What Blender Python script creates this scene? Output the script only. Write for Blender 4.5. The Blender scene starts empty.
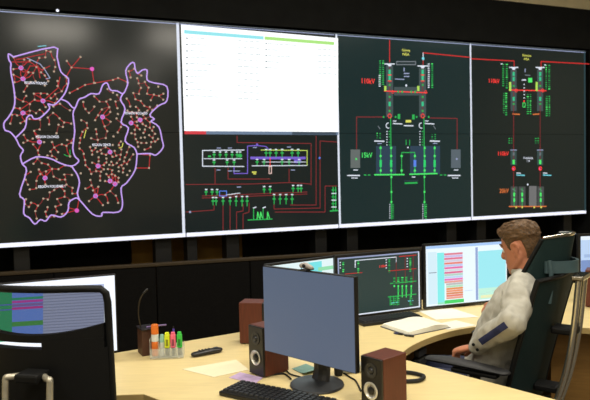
import bpy, bmesh, math, random
from mathutils import Vector, Matrix, noise
random.seed(7)
S = bpy.context.scene
COL = S.collection
PI = math.pi
# ------------------------------------------------------------------ camera, world, exposure
F_PX = 620.0; CX = 295.0; CY = 200.0
PITCH = math.atan(25/620); ROLL = math.radians(1.3)
CAM = Vector((0, 0, 1.55))
_d = Vector((0, math.cos(PITCH), -math.sin(PITCH)))
_u0 = Vector((0, math.sin(PITCH), math.cos(PITCH)))
_r0 = Vector((1, 0, 0))
_r = _r0*math.cos(ROLL) - _u0*math.sin(ROLL)
_u = _u0*math.cos(ROLL) + _r0*math.sin(ROLL)
cd = bpy.data.cameras.new('camera'); cam = bpy.data.objects.new('camera', cd); COL.objects.link(cam)
cd.sensor_width = 36; cd.lens = 36*F_PX/590; cd.clip_start = .05
M = Matrix((( _r.x, _u.x, -_d.x, CAM.x), (_r.y, _u.y, -_d.y, CAM.y), (_r.z, _u.z, -_d.z, CAM.z), (0, 0, 0, 1)))
cam.matrix_world = M
S.camera = cam
cd.dof.use_dof = True; cd.dof.focus_distance = 2.75; cd.dof.aperture_fstop = 5.0
S.view_settings.view_transform = 'Standard'; S.view_settings.look = 'None'
S.view_settings.exposure = 0; S.view_settings.gamma = 1; S.view_settings.use_curve_mapping = False
W = bpy.data.worlds.new('world'); S.world = W; W.use_nodes = True
W.node_tree.nodes['Background'].inputs[0].default_value = (.05, .05, .05, 1)

# the video wall's plane: origin, direction along it, normal into the room
TH = math.radians(22)
WO = Vector((-.924, 5.317, 0)); WT = Vector((math.cos(TH), math.sin(TH), 0)); WN = Vector((math.sin(TH), -math.cos(TH), 0))
def wp(s, n, z): return WO + WT*s + WN*n + Vector((0, 0, z))
CEIL = 3.9
# ceiling luminaires: (s, n, length along s, width, power)
LUMS = [(-.90, 4.9, .95, .6, 55), (.95, 4.9, .8, .6, 45), (.6, 2.4, 1.2, .3, 42), (2.6, 2.4, 1.2, .3, 42), (4.6, 2.4, 1.2, .3, 30), (-1.9, 2.4, 1.2, .3, 30),
        (-3.2, 5.0, 1.2, .3, 45), (-3.0, 7.6, 1.2, .3, 40), (.6, 8.0, 1.2, .3, 35)]  # last three are unseen fill lights added beside and behind the viewer

# ------------------------------------------------------------------ helpers
def ray(px, py): return _d + _r*((px-CX)/F_PX) + _u*((CY-py)/F_PX)
def lin(c):
    c = c/255.0
    return c/12.92 if c <= .04045 else ((c+.055)/1.055)**2.4
def rgb(c): return (lin(c[0]), lin(c[1]), lin(c[2]), 1)
MATS = {}
def mat(name, c, rough=.5, metal=0, var=.12, scale=30, bump=0, spec=.5, coat=0, stretch=None, alpha=None, trans=0):
    if name in MATS: return MATS[name]
    m = bpy.data.materials.new(name); m.use_nodes = True; nt = m.node_tree; b = nt.nodes['Principled BSDF']
    b.inputs['Roughness'].default_value = rough; b.inputs['Metallic'].default_value = metal
    b.inputs['Specular IOR Level'].default_value = spec; b.inputs['Coat Weight'].default_value = coat
    if trans: b.inputs['Transmission Weight'].default_value = trans
    if alpha is not None: b.inputs['Alpha'].default_value = alpha
    tc = nt.nodes.new('ShaderNodeTexCoord'); mp = nt.nodes.new('ShaderNodeMapping')
    nt.links.new(tc.outputs['Object'], mp.inputs[0])
    if stretch: mp.inputs['Scale'].default_value = stretch
    n = nt.nodes.new('ShaderNodeTexNoise'); n.inputs['Scale'].default_value = scale; n.inputs['Detail'].default_value = 4
    nt.links.new(mp.outputs[0], n.inputs['Vector'])
    r = nt.nodes.new('ShaderNodeValToRGB'); L = rgb(c)
    r.color_ramp.elements[0].position = .3; r.color_ramp.elements[1].position = .7
    r.color_ramp.elements[0].color = tuple(x*(1-var) for x in L[:3])+(1,)
    r.color_ramp.elements[1].color = tuple(min(1, x*(1+var)) for x in L[:3])+(1,)
    nt.links.new(n.outputs['Fac'], r.inputs[0]); nt.links.new(r.outputs[0], b.inputs['Base Color'])
    if bump:
        bp = nt.nodes.new('ShaderNodeBump'); bp.inputs['Strength'].default_value = bump; bp.inputs['Distance'].default_value = .003
        nt.links.new(n.outputs['Fac'], bp.inputs['Height']); nt.links.new(bp.outputs[0], b.inputs['Normal'])
    MATS[name] = m; return m
def glow(c, k=1.0):
    name = 'screen_colour_%d_%d_%d_%d' % (c[0], c[1], c[2], int(k*100))
    if name in MATS: return MATS[name]
    m = bpy.data.materials.new(name); m.use_nodes = True; b = m.node_tree.nodes['Principled BSDF']
    b.inputs['Base Color'].default_value = (.01, .01, .01, 1); b.inputs['Roughness'].default_value = .5; b.inputs['Specular IOR Level'].default_value = .2
    b.inputs['Emission Color'].default_value = rgb(c); b.inputs['Emission Strength'].default_value = k
    MATS[name] = m; return m
def screen_mat(name, c, rough=.33, spec=.5, k=1.0, base=.012):
    m = bpy.data.materials.new(name); m.use_nodes = True; b = m.node_tree.nodes['Principled BSDF']
    b.inputs['Base Color'].default_value = (base, base, base, 1); b.inputs['Roughness'].default_value = rough; b.inputs['Specular IOR Level'].default_value = spec
    b.inputs['Emission Color'].default_value = rgb(c); b.inputs['Emission Strength'].default_value = k
    return m
def ob(name, bm, m, parent=None, smooth=False, stuff=False):
    me = bpy.data.meshes.new(name); bm.normal_update(); bm.to_mesh(me); bm.free()
    return obm(name, me, m, parent, smooth, stuff)
def obm(name, me, m, parent=None, smooth=False, stuff=False):
    if m and not me.materials: me.materials.append(m)
    if smooth:
        me.polygons.foreach_set('use_smooth', [True]*len(me.polygons))
        try: me.set_sharp_from_angle(angle=math.radians(40))
        except Exception: pass
    o = bpy.data.objects.new(name, me); COL.objects.link(o)
    if parent: o.parent = parent
    if stuff: o['kind'] = 'stuff'
    return o
def tag(o, label, cat, group=None):
    o['label'] = label; o['category'] = cat
    if group: o['group'] = group
    return o
def thing(name, label, cat, loc=(0, 0, 0), rotz=0, group=None):
    o = bpy.data.objects.new(name, None); o.empty_display_size = .05; COL.objects.link(o)
    o.location = loc; o.rotation_euler = (0, 0, rotz); tag(o, label, cat, group); return o
def struct(name, bm, m, parent=None):
    o = ob(name, bm, m, parent)
    if not parent: o['kind'] = 'structure'
    return o
def copy_tree(o, parent=None):
    c = o.copy(); COL.objects.link(c)
    if parent: c.parent = parent
    for ch in list(o.children): copy_tree(ch, c)
    return c
def BM(): return bmesh.new()
def box(bm, c, s, bev=0, rot=None, seg=2):
    r = bmesh.ops.create_cube(bm, size=1); vs = r['verts']
    bmesh.ops.scale(bm, vec=s, verts=vs)
    if bev:
        es = list({e for v in vs for e in v.link_edges})
        g = bmesh.ops.bevel(bm, geom=es, offset=bev, segments=seg, affect='EDGES', profile=.5)
        vs = list({v for f in g['faces'] for v in f.verts} | {v for v in vs if v.is_valid})
        # all verts of this island
        seen = set(vs); st = list(vs)
        while st:
            v = st.pop()
            for e in v.link_edges:
                w = e.other_vert(v)
                if w not in seen: seen.add(w); st.append(w)
        vs = list(seen)
    m = Matrix.Translation(Vector(c)) @ (rot.to_4x4() if rot else Matrix())
    bmesh.ops.transform(bm, matrix=m, verts=vs)
    return bm
def RZ(a): return Matrix.Rotation(a, 3, 'Z')
def RY(a): return Matrix.Rotation(a, 3, 'Y')
def RX(a): return Matrix.Rotation(a, 3, 'X')
def catmull(pts, n=6):
    P = [Vector(p) for p in pts]; out = []
    for i in range(len(P)-1):
        a = P[max(i-1, 0)]; b = P[i]; c = P[i+1]; d = P[min(i+2, len(P)-1)]
        for k in range(n):
            t = k/n
            out.append(.5*((2*b)+(c-a)*t+(2*a-5*b+4*c-d)*t*t+(3*b-a-3*c+d)*t**3))
    out.append(P[-1]); return out
def tube(bm, pts, r, n=10, rr=None, flat=1.0, smooth=0, up=None, caps=True):
    """sweep; r a number or list of radii; flat scales the section along its second axis"""
    if smooth:
        pr = [Vector((q, 0, 0)) for q in (r if isinstance(r, (list, tuple)) else [r]*len(pts))]
        r = [v.x for v in catmull(pr, smooth)]; pts = catmull(pts, smooth)
    P = [Vector(p) for p in pts]
    R = r if isinstance(r, (list, tuple)) else [r]*len(P)
    rings = []; nrm = Vector(up) if up else None
    for i, p in enumerate(P):
        t = (P[min(i+1, len(P)-1)]-P[max(i-1, 0)])
        if t.length < 1e-9: t = Vector((0, 0, 1))
        t.normalize()
        if nrm is None:
            nrm = t.orthogonal().normalized()
        nn = nrm - t*nrm.dot(t)
        if nn.length < 1e-6: nn = t.orthogonal()
        nrm = nn.normalized(); bi = t.cross(nrm)
        rings.append([bm.verts.new(p + (nrm*math.cos(2*PI*k/n)+bi*math.sin(2*PI*k/n)*flat)*R[i]) for k in range(n)])
    for a, b in zip(rings, rings[1:]):
        for k in range(n): bm.faces.new((a[k], a[(k+1) % n], b[(k+1) % n], b[k]))
    if caps:
        bm.faces.new(list(reversed(rings[0]))); bm.faces.new(rings[-1])
    return bm
def limb(bm, pts, rad, n=14, smooth=3, flat=1.0, up=None):
    """tapered limb with round ends"""
    pr = [Vector((q, 0, 0)) for q in rad]
    P = catmull(pts, smooth); R = [v.x for v in catmull(pr, smooth)]
    d0 = (P[0]-P[1]).normalized(); d1 = (P[-1]-P[-2]).normalized()
    pre = [(P[0]+d0*R[0]*math.sin(a), R[0]*math.cos(a)) for a in (1.45, 1.1, .75, .4)]
    post = [(P[-1]+d1*R[-1]*math.sin(a), R[-1]*math.cos(a)) for a in (.4, .75, 1.1, 1.45)]
    A = pre+list(zip(P, R))+post
    return tube(bm, [a[0] for a in A], [a[1] for a in A], n, flat=flat, up=up)
def lathe(bm, prof, n=24, mtx=None):
    rings = []; mtx = mtx or Matrix()
    for r, z in prof:
        if r < 1e-6: rings.append([bm.verts.new(mtx @ Vector((0, 0, z)))])
        else: rings.append([bm.verts.new(mtx @ Vector((r*math.cos(2*PI*k/n), r*math.sin(2*PI*k/n), z))) for k in range(n)])
    for a, b in zip(rings, rings[1:]):
        for k in range(n):
            q = [a[k % len(a)], a[(k+1) % len(a)], b[(k+1) % len(b)], b[k % len(b)]]
            q2 = []
            for v in q:
                if v not in q2: q2.append(v)
            if len(q2) > 2: bm.faces.new(q2)
    if len(rings[0]) > 1: bm.faces.new(list(reversed(rings[0])))
    if len(rings[-1]) > 1: bm.faces.new(rings[-1])
    return bm
def prism(bm, poly, z0, z1):
    a = [bm.verts.new((p[0], p[1], z0)) for p in poly]; b = [bm.verts.new((p[0], p[1], z1)) for p in poly]
    n = len(poly)
    for i in range(n): bm.faces.new((a[i], a[(i+1) % n], b[(i+1) % n], b[i]))
    bm.faces.new(b); bm.faces.new(list(reversed(a))); return bm
def grid(bm, nu, nv, fn, closed=False):
    V = [[bm.verts.new(fn(i/(nu-1 if not closed else nu), j/(nv-1))) for j in range(nv)] for i in range(nu)]
    for i in range(nu if closed else nu-1):
        for j in range(nv-1):
            k = (i+1) % nu
            bm.faces.new((V[i][j], V[k][j], V[k][j+1], V[i][j+1]))
    return bm
def slab(bm, nu, nv, fn, th):
    """a thick curved sheet: fn(u,v)->(point, normal)"""
    A = []; B = []
    for i in range(nu):
        ra = []; rb = []
        for j in range(nv):
            p, n = fn(i/(nu-1), j/(nv-1)); p = Vector(p); n = Vector(n).normalized()
            ra.append(bm.verts.new(p+n*th/2)); rb.append(bm.verts.new(p-n*th/2))
        A.append(ra); B.append(rb)
    for i in range(nu-1):
        for j in range(nv-1):
            bm.faces.new((A[i][j], A[i+1][j], A[i+1][j+1], A[i][j+1])); bm.faces.new((B[i][j], B[i][j+1], B[i+1][j+1], B[i+1][j]))
    for i in range(nu-1):
        bm.faces.new((A[i][0], B[i][0], B[i+1][0], A[i+1][0])); bm.faces.new((A[i][-1], A[i+1][-1], B[i+1][-1], B[i][-1]))
    for j in range(nv-1):
        bm.faces.new((A[0][j], A[0][j+1], B[0][j+1], B[0][j])); bm.faces.new((A[-1][j], B[-1][j], B[-1][j+1], A[-1][j+1]))
    return bm
def voxel(bm, size, smooth=3, name='tmp'):
    """one continuous skin over overlapping closed shapes"""
    bmesh.ops.recalc_face_normals(bm, faces=bm.faces)
    me = bpy.data.meshes.new(name); bm.to_mesh(me); bm.free()
    o = bpy.data.objects.new(name, me); COL.objects.link(o)
    r = o.modifiers.new('r', 'REMESH'); r.mode = 'VOXEL'; r.voxel_size = size; r.use_smooth_shade = True
    if smooth:
        s = o.modifiers.new('s', 'SMOOTH'); s.factor = .5; s.iterations = smooth
    dg = bpy.context.evaluated_depsgraph_get()
    out = bpy.data.meshes.new_from_object(o.evaluated_get(dg))
    bpy.data.objects.remove(o); return out

def arc(pts, n=5): return [(p.x, p.y) for p in catmull([(a, b, 0) for a, b in pts], n)]
# ------------------------------------------------------------------ flat graphics on a display plane
class Art:
    """draws flat display graphics on a plane of the thing `root`; points are found by looking at the plane"""
    def __init__(self, root, org, xdir, nrm):
        self.root = root; self.o = Vector(org); self.x = Vector(xdir).normalized(); self.n = Vector(nrm).normalized()
        self.y = self.n.cross(self.x).normalized()
        if self.y.z < 0: self.y = -self.y
        self.parts = {}; self.inv = None
    def uv(self, px, py):
        v = ray(px, py); k = (self.o-CAM).dot(self.n)/v.dot(self.n); q = CAM+v*k-self.o
        return Vector((q.dot(self.x), q.dot(self.y)))
    def scale(self, px, py): return (self.uv(px, py+1)-self.uv(px, py)).length
    def P(self, uv, lay): return self.o + self.x*uv[0] + self.y*uv[1] + self.n*(lay)
    def bm(self, part, m):
        key = (part, m.name)
        if key not in self.parts: self.parts[key] = (BM(), m)
        return self.parts[key][0]
    LAY = {}
    def face(self, part, m, uvs, lay=.001):
        b = self.bm(part, m)
        vs = [b.verts.new(self.P(q, lay)) for q in uvs]
        a = sum(uvs[i-1][0]*uvs[i][1]-uvs[i][0]*uvs[i-1][1] for i in range(len(uvs)))
        sgn = a*(self.x.cross(self.y).dot(self.n))
        if sgn < 0: vs.reverse()
        b.faces.new(vs)
    def line(self, part, m, pts, w=1.0, lay=.002, uv=False):
        U = [Vector(p) if uv else self.uv(*p) for p in pts]
        hw = w*.5*(1 if uv else self.scale(*pts[0]))
        for a, c in zip(U, U[1:]):
            d = c-a
            if d.length < 1e-6: continue
            d.normalize(); nn = Vector((-d.y, d.x))*hw; e = d*hw*.6
            self.face(part, m, [a-e+nn, a-e-nn, c+e-nn, c+e+nn], lay)
    def rect(self, part, m, x0, y0, x1, y1, lay=.0015):
        self.face(part, m, [self.uv(x0, y0), self.uv(x1, y0), self.uv(x1, y1), self.uv(x0, y1)], lay)
    def quad(self, part, m, pts, lay=.0015): self.face(part, m, [self.uv(*p) for p in pts], lay)
    def frame(self, part, m, x0, y0, x1, y1, w=.8, lay=.002):
        self.line(part, m, [(x0, y0), (x1, y0), (x1, y1), (x0, y1), (x0, y0)], w, lay)
    def dot(self, part, m, x, y, r, lay=.003, n=8):
        c = self.uv(x, y); rr = r*self.scale(x, y)
        self.face(part, m, [c+Vector((math.cos(2*PI*k/n), math.sin(2*PI*k/n)))*rr for k in range(n)], lay)
    def ring(self, part, m, x, y, r, w, lay=.0035, n=10, a0=0, a1=2*PI):
        c = self.uv(x, y); sc = self.scale(x, y)
        ps = [c+Vector((math.cos(a0+(a1-a0)*k/n), math.sin(a0+(a1-a0)*k/n)))*r*sc for k in range(n+1)]
        self.line(part, m, ps, w*sc, lay, uv=True)
    def text(self, part, m, s, x, y, h, lay=.004, align='CENTER', wide=1.0):
        cu = bpy.data.curves.new('t', 'FONT'); cu.body = s; cu.align_x = align; cu.align_y = 'CENTER'; cu.size = 1; cu.resolution_u = 2; cu.offset = .012; cu.space_character = 1.02
        o = bpy.data.objects.new('t', cu); COL.objects.link(o)
        dg = bpy.context.evaluated_depsgraph_get(); me = bpy.data.meshes.new_from_object(o.evaluated_get(dg))
        bpy.data.objects.remove(o)
        sc = self.scale(x, y)*h/.7; c = self.uv(x, y); b = self.bm(part, m)
        vs = [b.verts.new(self.P(c+Vector((v.co.x*sc*wide, v.co.y*sc)), lay)) for v in me.vertices]
        flip = self.x.cross(self.y).dot(self.n) < 0
        for p in me.polygons:
            q = [vs[i] for i in p.vertices]
            if flip: q.reverse()
            try: b.faces.new(q)
            except ValueError: pass
        bpy.data.meshes.remove(me)
    def done(self, parent=None):
        inv = self.root.matrix_basis.inverted()
        for (part, _), (b, m) in self.parts.items():
            bmesh.ops.transform(b, matrix=inv, verts=b.verts)
            ob(part, b, m, parent or self.root, stuff=True)

RED = glow((205, 40, 40)); REDB = glow((255, 60, 55), 1.1); DRED = glow((128, 38, 42)); GREEN = glow((42, 178, 82)); GREENB = glow((80, 240, 110)); DGREEN = glow((28, 120, 62))
WHITE = glow((225, 232, 245)); WHITEB = glow((238, 240, 255), 1.15); GREY = glow((110, 118, 125)); PURPLE = glow((196, 160, 240), 1.05); VIOLET = glow((120, 95, 205))
CYAN = glow((120, 220, 235)); BEIGE = glow((182, 160, 138)); MAG = glow((222, 92, 190)); YEL = glow((225, 225, 100)); BLUE = glow((90, 130, 235)); LAV = glow((150, 160, 195))
ORANGE = glow((225, 120, 60)); TEAL = glow((38, 62, 68)); PALE = glow((232, 250, 250)); BAR = glow((105, 125, 150)); MRED = glow((180, 36, 42))

# ------------------------------------------------------------------ room shell
m_black = mat('matte_black_cladding', (21, 22, 22), .8, var=.2, scale=8, spec=.12)
m_wall = mat('beige_wall_paint', (196, 184, 150), .8, var=.05, scale=6)
m_wallb = mat('brown_back_wall', (150, 112, 44), .8, var=.25, scale=5)
m_ceil = mat('ceiling_paint', (205, 200, 185), .9, var=.04, scale=12)
m_floor = mat('grey_carpet', (70, 66, 62), .95, var=.25, scale=220, bump=.4)
SL, SR, ND, NB = -4.6, 6.4, 9.2, -1.0
def wallbox(name, s0, s1, n0, n1, z0, z1, m, parent=None):
    b = BM(); pts = [wp(s0, n0, 0), wp(s1, n0, 0), wp(s1, n1, 0), wp(s0, n1, 0)]
    if (n1-n0)*(s1-s0) > 0: pts.reverse()
    prism(b, pts, z0, z1); return struct(name, b, m, parent)
wallbox('floor', SL-.1, SR+.1, NB-.1, ND+.1, -.1, 0, m_floor)
wallbox('ceiling', SL-.1, SR+.1, NB-.1, ND+.1, CEIL, CEIL+.1, m_ceil)
wallbox('wall_back', SL, SR, NB-.1, NB, 0, CEIL, m_wallb)
wallbox('wall_left', SL-.1, SL, NB, ND, 0, CEIL, m_wall)
wallbox('wall_right', SR, SR+.1, NB, ND, 0, CEIL, m_wall)
wallbox('wall_front', SL, SR, ND, ND+.1, 0, CEIL, m_wall)
wallbox('trim_5', SL, SR, -.32, -.01, 3.335, CEIL, m_wall)       # beige bulkhead above the fascia
wallbox('trim_1', SL, SR, -.32, -.005, 2.892, 3.33, m_black)      # black fascia over the displays
wallbox('trim_2', SL, -1.56, -.32, -.005, 0, 2.88, m_black)
wallbox('trim_3', 4.62, SR, -.32, -.005, 0, 2.88, m_black)
wallbox('trim_4', -1.555, 4.615, -.62, -.52, 0, 1.05, m_black)     # dark backing in the gap under the displays
wallbox('trim_6', -.42, .62, -.515, -.46, .3, 1.05, m_wallb)        # brown board seen between the support posts

# ceiling luminaires
m_lumf = mat('white_metal_frame', (225, 225, 222), .4, var=.03)
m_diff = bpy.data.materials.new('lamp_diffuser'); m_diff.use_nodes = True
_b = m_diff.node_tree.nodes['Principled BSDF']; _b.inputs['Emission Color'].default_value = (1, .93, .8, 1); _b.inputs['Emission Strength'].default_value = 1.5
where = ['above the viewer, left of two square ones', 'above the viewer, right of two square ones', 'over the desk before the second screen', 'over the seated man', 'over the far right end of the desk',
         'over the left end of the desk', 'added as fill by the left wall beside the viewer', 'added as fill by the left wall behind the viewer', 'added as fill far behind the viewer']
for i, (s, n, ln, wd, pw) in enumerate(LUMS):
    t = thing('ceiling_light', 'white rectangular ceiling light ' + where[i], 'light', wp(s, n, CEIL-.06), TH, 'ceiling lights')
    b = BM()
    for sy in (-1, 1): box(b, (0, sy*(wd/2+.012), .03), (ln+.048, .024, .06), .003)
    for sx in (-1, 1): box(b, (sx*(ln/2+.012), 0, .03), (.024, wd, .06), .003)
    box(b, (0, 0, .056), (ln, wd, .008)); ob('frame', b, m_lumf, t)
    ob('diffuser', box(BM(), (0, 0, .02), (ln, wd, .012), .002), m_diff, t)
    ld = bpy.data.lights.new('lamp', 'AREA'); ld.shape = 'RECTANGLE'; ld.size = ln; ld.size_y = wd; ld.energy = pw; ld.color = (1, .93, .80)
    lo = bpy.data.objects.new('lamp', ld); COL.objects.link(lo); lo.parent = t; lo.location = (0, 0, .008)

# ------------------------------------------------------------------ video wall: four columns of two stacked displays
EDGE = [-1.5, -.02, 1.437, 2.966, 4.56]
Z0, Z1 = 1.038, 2.868
m_bez = mat('black_display_housing', (14, 14, 15), .5, var=.1)
pan_cols = [(22, 27, 26), (24, 33, 33), (24, 45, 46), (20, 32, 32)]
wl = [('wall display with a purple outlined network map, leftmost of the video wall'), ('wall display with a white page over a dark red line diagram, second column'),
      ('wall display with two green towers and 110kV and 15kV captions, third column'), ('wall display with a narrow tower diagram above the seated man, rightmost column')]
ARTS = []
for i in range(4):
    s0, s1 = EDGE[i]+.004, EDGE[i+1]-.004
    t = thing('video_wall_display', wl[i], 'display', wp(s0, 0, Z0), TH, 'video wall displays'); bpy.context.view_layer.update()
    w = s1-s0; zs = [(0, .893), (.897, Z1-Z0)]
    sm = screen_mat('display_surface_%d' % i, pan_cols[i], .17, .42, .9, .006)
    for a, c in zs:
        ob('display_panel', box(BM(), (w/2, .005, (a+c)/2), (w, .01, c-a)), sm, t)
    ob('housing', box(BM(), (w/2, .20, (Z1-Z0)/2), (w-.01, .38, Z1-Z0-.01), .01), m_bez, t)
    for fx, pw_ in (((.12, .12), (.88, .14)), ((.045, .09), (.30, .12), (.9, .12)), ((.12, .12), (.88, .12)), ((.12, .12), (.88, .12)))[i]: ob('support_post', box(BM(), (w*fx, .16, -(Z0)/2), (pw_, .16, Z0), .006), m_bez, t)
    A = Art(t, wp(s0, 0, Z0), WT, WN); ARTS.append(A)
    # lit borders: bright bar along the bottom, thin lines at the sides and top
    zt = Z1-Z0
    A.face('task_bar', WHITEB, [(.0, .002), (w, .002), (w, .036), (.0, .036)], .001)
    if i > 1: A.face('border_line', WHITE, [(0, .03), (.019, .03), (.019, zt-.01), (0, zt-.01)], .001)
    if i in (0, 3): A.face('border_line', WHITE if i == 0 else TEAL, [(w-.026, .03), (w-.002, .03), (w-.002, zt-.01), (w-.026, zt-.01)], .001)
    A.face('title_line', LAV, [(0, zt-.022), (w, zt-.022), (w, zt-.014), (0, zt-.014)], .001)
    A.face('title_line', GREY, [(0, zt-.006), (w, zt-.006), (w, zt-.002), (0, zt-.002)], .001)
# -- map
A = ARTS[0]
O1 = [(13.5, 57), (54, 47.2), (57, 57), (61, 72), (68.5, 79), (66, 91), (60.7, 99), (54, 105), (48, 104), (49.5, 108.6), (40.5, 117.6), (33.7, 118.7), (31.5, 115.4), (27, 117.6), (25, 128), (15.5, 138)]
O2 = [(13.5, 57), (8.5, 54), (9, 60), (11, 63.6), (10.8, 71.5), (14, 89.5), (14.6, 105), (9, 116.5), (4, 123), (5, 130), (10, 132), (15.5, 138), (19.6, 146), (23.2, 150.3), (20.5, 156), (22.4, 164), (26.5, 171), (19.6, 194), (24.3, 200), (23.8, 213.6), (29.3, 217.7), (34.8, 224), (40.3, 219.6), (45.8, 221), (51.3, 215), (61, 217), (67.8, 211), (69, 202.6), (74.7, 198.4), (79.4, 199.8), (92.3, 214), (101.5, 216), (102.8, 212.4), (118.5, 212), (122.5, 204), (121, 188), (126.4, 183), (135, 170), (137, 154)]
O3 = [(22.4, 164), (36, 157), (50, 158.5), (61, 163.5), (72, 166), (78.8, 161), (74.7, 156), (72.8, 147.5), (74.7, 131), (73, 114), (75.4, 107.5)]
O4 = [(60.7, 99), (67.5, 102), (72, 107), (75.4, 107.5), (78.8, 99.6), (84.4, 97.4), (91, 93.7), (99, 93.7), (102.5, 85.4), (107, 83), (110.4, 90), (117, 91), (122.8, 93.7), (126, 88.8), (127.7, 82), (125.7, 70.8), (130.6, 63.5), (134, 63), (135, 68.5), (137.4, 73.5), (142, 70.3), (147, 70.3), (147, 79.8), (154.3, 83), (166.7, 86.5), (166.7, 101), (158.8, 105.6), (149.8, 114.7), (154.3, 119), (151, 121.4), (158.8, 127), (162, 140), (163, 147.5), (156, 155), (150, 153.6), (137, 154)]
O5 = [(122.8, 93.7), (120.5, 100), (125, 109), (121, 122.5), (128.4, 128), (125, 141), (134, 147.5), (137, 154)]
O6 = [(72, 166), (72.8, 168), (77.4, 175), (79.4, 183), (77.4, 193), (79.4, 199.8)]
for o in (O1, O2, O3, O4, O5, O6): A.line('region_outline', PURPLE, arc(o, 3), 1.35, .004)
polyA = O1[:14]+[(22, 128), (8, 128), (9, 116), (14, 105), (14, 89), (11, 71)]
polyB = [(28, 118), (40, 118), (50, 108), (61, 100), (73, 108), (74, 150), (76, 160), (60, 162), (36, 156), (22, 160), (24, 150), (17, 138)]
polyC = [(24, 164), (36, 158), (60, 164), (76, 167), (78, 195), (68, 204), (60, 215), (35, 222), (25, 212), (22, 194)]
polyD = [(77, 106), (92, 96), (108, 85), (121, 96), (122, 122), (126, 142), (135, 152), (133, 170), (120, 186), (120, 208), (94, 211), (80, 196), (80, 164)]
polyE = [(127, 90), (128, 68), (134, 66), (146, 72), (150, 84), (165, 88), (165, 100), (150, 112), (152, 122), (161, 146), (138, 152), (129, 128), (124, 110)]
def inside(p, poly):
    c = False; x, y = p
    for i in range(len(poly)):
        x0, y0 = poly[i-1]; x1, y1 = poly[i]
        if (y0 > y) != (y1 > y) and x < (x1-x0)*(y-y0)/(y1-y0)+x0: c = not c
    return c
rnd = random.Random(5)
def network(poly, n, hubs, dense=None):
    pts = list(hubs); tries = 0
    xs = [p[0] for p in poly]; ys = [p[1] for p in poly]
    while len(pts) < n and tries < 4000:
        tries += 1
        if dense and rnd.random() < .55: p = (rnd.gauss(dense[0], 11), rnd.gauss(dense[1], 9)); md = 3.6
        else: p = (rnd.uniform(min(xs), max(xs)), rnd.uniform(min(ys), max(ys))); md = 4.5
        if inside(p, poly) and all((p[0]-q[0])**2+(p[1]-q[1])**2 > md*md for q in pts): pts.append(p)
    # tree that prefers short links, plus a spoke or two to each hub
    con = [0]
    while len(con) < len(pts):
        best = min(((pts[i][0]-pts[j][0])**2+(pts[i][1]-pts[j][1])**2, i, j) for i in con for j in range(len(pts)) if j not in con)
        i, j = best[1], best[2]; con.append(j)
        if rnd.random() < .86: A.line('power_line', MRED if rnd.random() < .6 else DRED, [pts[i], (.5*(pts[i][0]+pts[j][0])+rnd.uniform(-1, 1), .5*(pts[i][1]+pts[j][1])+rnd.uniform(-1, 1)), pts[j]], .75, .002)
    for h in hubs:
        near = sorted(pts, key=lambda q: (q[0]-h[0])**2+(q[1]-h[1])**2)[2:9]
        for q in rnd.sample(near, 4):
            mid = ((h[0]+q[0])/2+rnd.uniform(-2, 2), (h[1]+q[1])/2+rnd.uniform(-2, 2)); A.line('power_line', MRED, [h, mid, q], .85, .002)
    for p in pts[len(hubs):]: A.dot('station_dot', BEIGE, p[0], p[1], 1.1, .003, 7)
    for h in hubs: A.dot('hub_ring', MAG, h[0], h[1], 1.5, .0045, 9); A.ring('hub_ring', PURPLE, h[0], h[1], 2.0, .6, .005)
network(polyA, 60, [(21, 68), (23, 79), (43, 101), (23, 113)])
network(polyB, 40, [(39.5, 142)])
network(polyC, 52, [(45, 178)])
network(polyD, 120, [(98, 166), (110, 152), (110, 181), (115, 184), (95.5, 196), (102.5, 117)], (113, 165))
network(polyE, 70, [(131, 123), (140, 120)], (146, 128))
out = [[(80.5, 57), (71.5, 67.5), (66, 77)], [(71.5, 67.5), (92, 69), (94, 83)], [(69.7, 93), (77.6, 89), (85, 85), (95, 83), (113, 80), (118, 78), (127, 82)], [(66.8, 61), (71.5, 67.5)], [(137, 154), (150, 155), (149, 168), (136, 168)],
       [(79, 199), (77, 210), (62, 214)], [(69, 208), (77, 210)], [(20, 110), (34, 100), (43, 101), (58, 88), (60, 77)], [(22, 80), (30, 66), (38, 66), (40, 78)], [(12, 62), (30, 62), (42, 70), (50, 66)], [(16, 60), (34, 56), (44, 54)]]
for o in out: A.line('power_line', MRED, o, .85, .0022)
for o in out[:6]:
    for p in o: A.dot('station_dot', BEIGE, p[0], p[1], 1.1, .003, 7)
for p in ((92, 69), (76.8, 210.5)): A.dot('hub_ring', MAG, p[0], p[1], 2.2, .0045, 9)
A.line('power_line', LAV, [(27, 58), (40, 64), (45, 70), (50, 78), (46, 79)], .9, .0024)
A.line('power_line', GREEN, [(64, 154.5), (67, 156), (70, 156), (70, 150)], .7, .0024); A.line('power_line', YEL, [(86, 130), (84, 138)], .7, .0024); A.line('power_line', YEL, [(119, 148), (122, 147), (123, 143)], .7, .0024)
for s_, x, y, wd in (('REGION PÓŁNOC', 36, 83.3, 24), ('REGION CENTR', 101.5, 145, 21), ('REGION WSCHÓD', 136, 113.4, 24), ('REGION ZACHÓD', 47.5, 137, 24), ('REGION POŁUDNIE 1', 52, 186.5, 32)):
    A.text('region_caption', WHITEB, s_, x, y, 2.5, .007, wide=wd/(len(s_)*2.55))
A.dot('title_line', WHITEB, 57.5, 10.6, 1.6, .003); A.line('title_line', CYAN, [(38, 46.5), (46, 45.8)], .7)
A.done()
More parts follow.
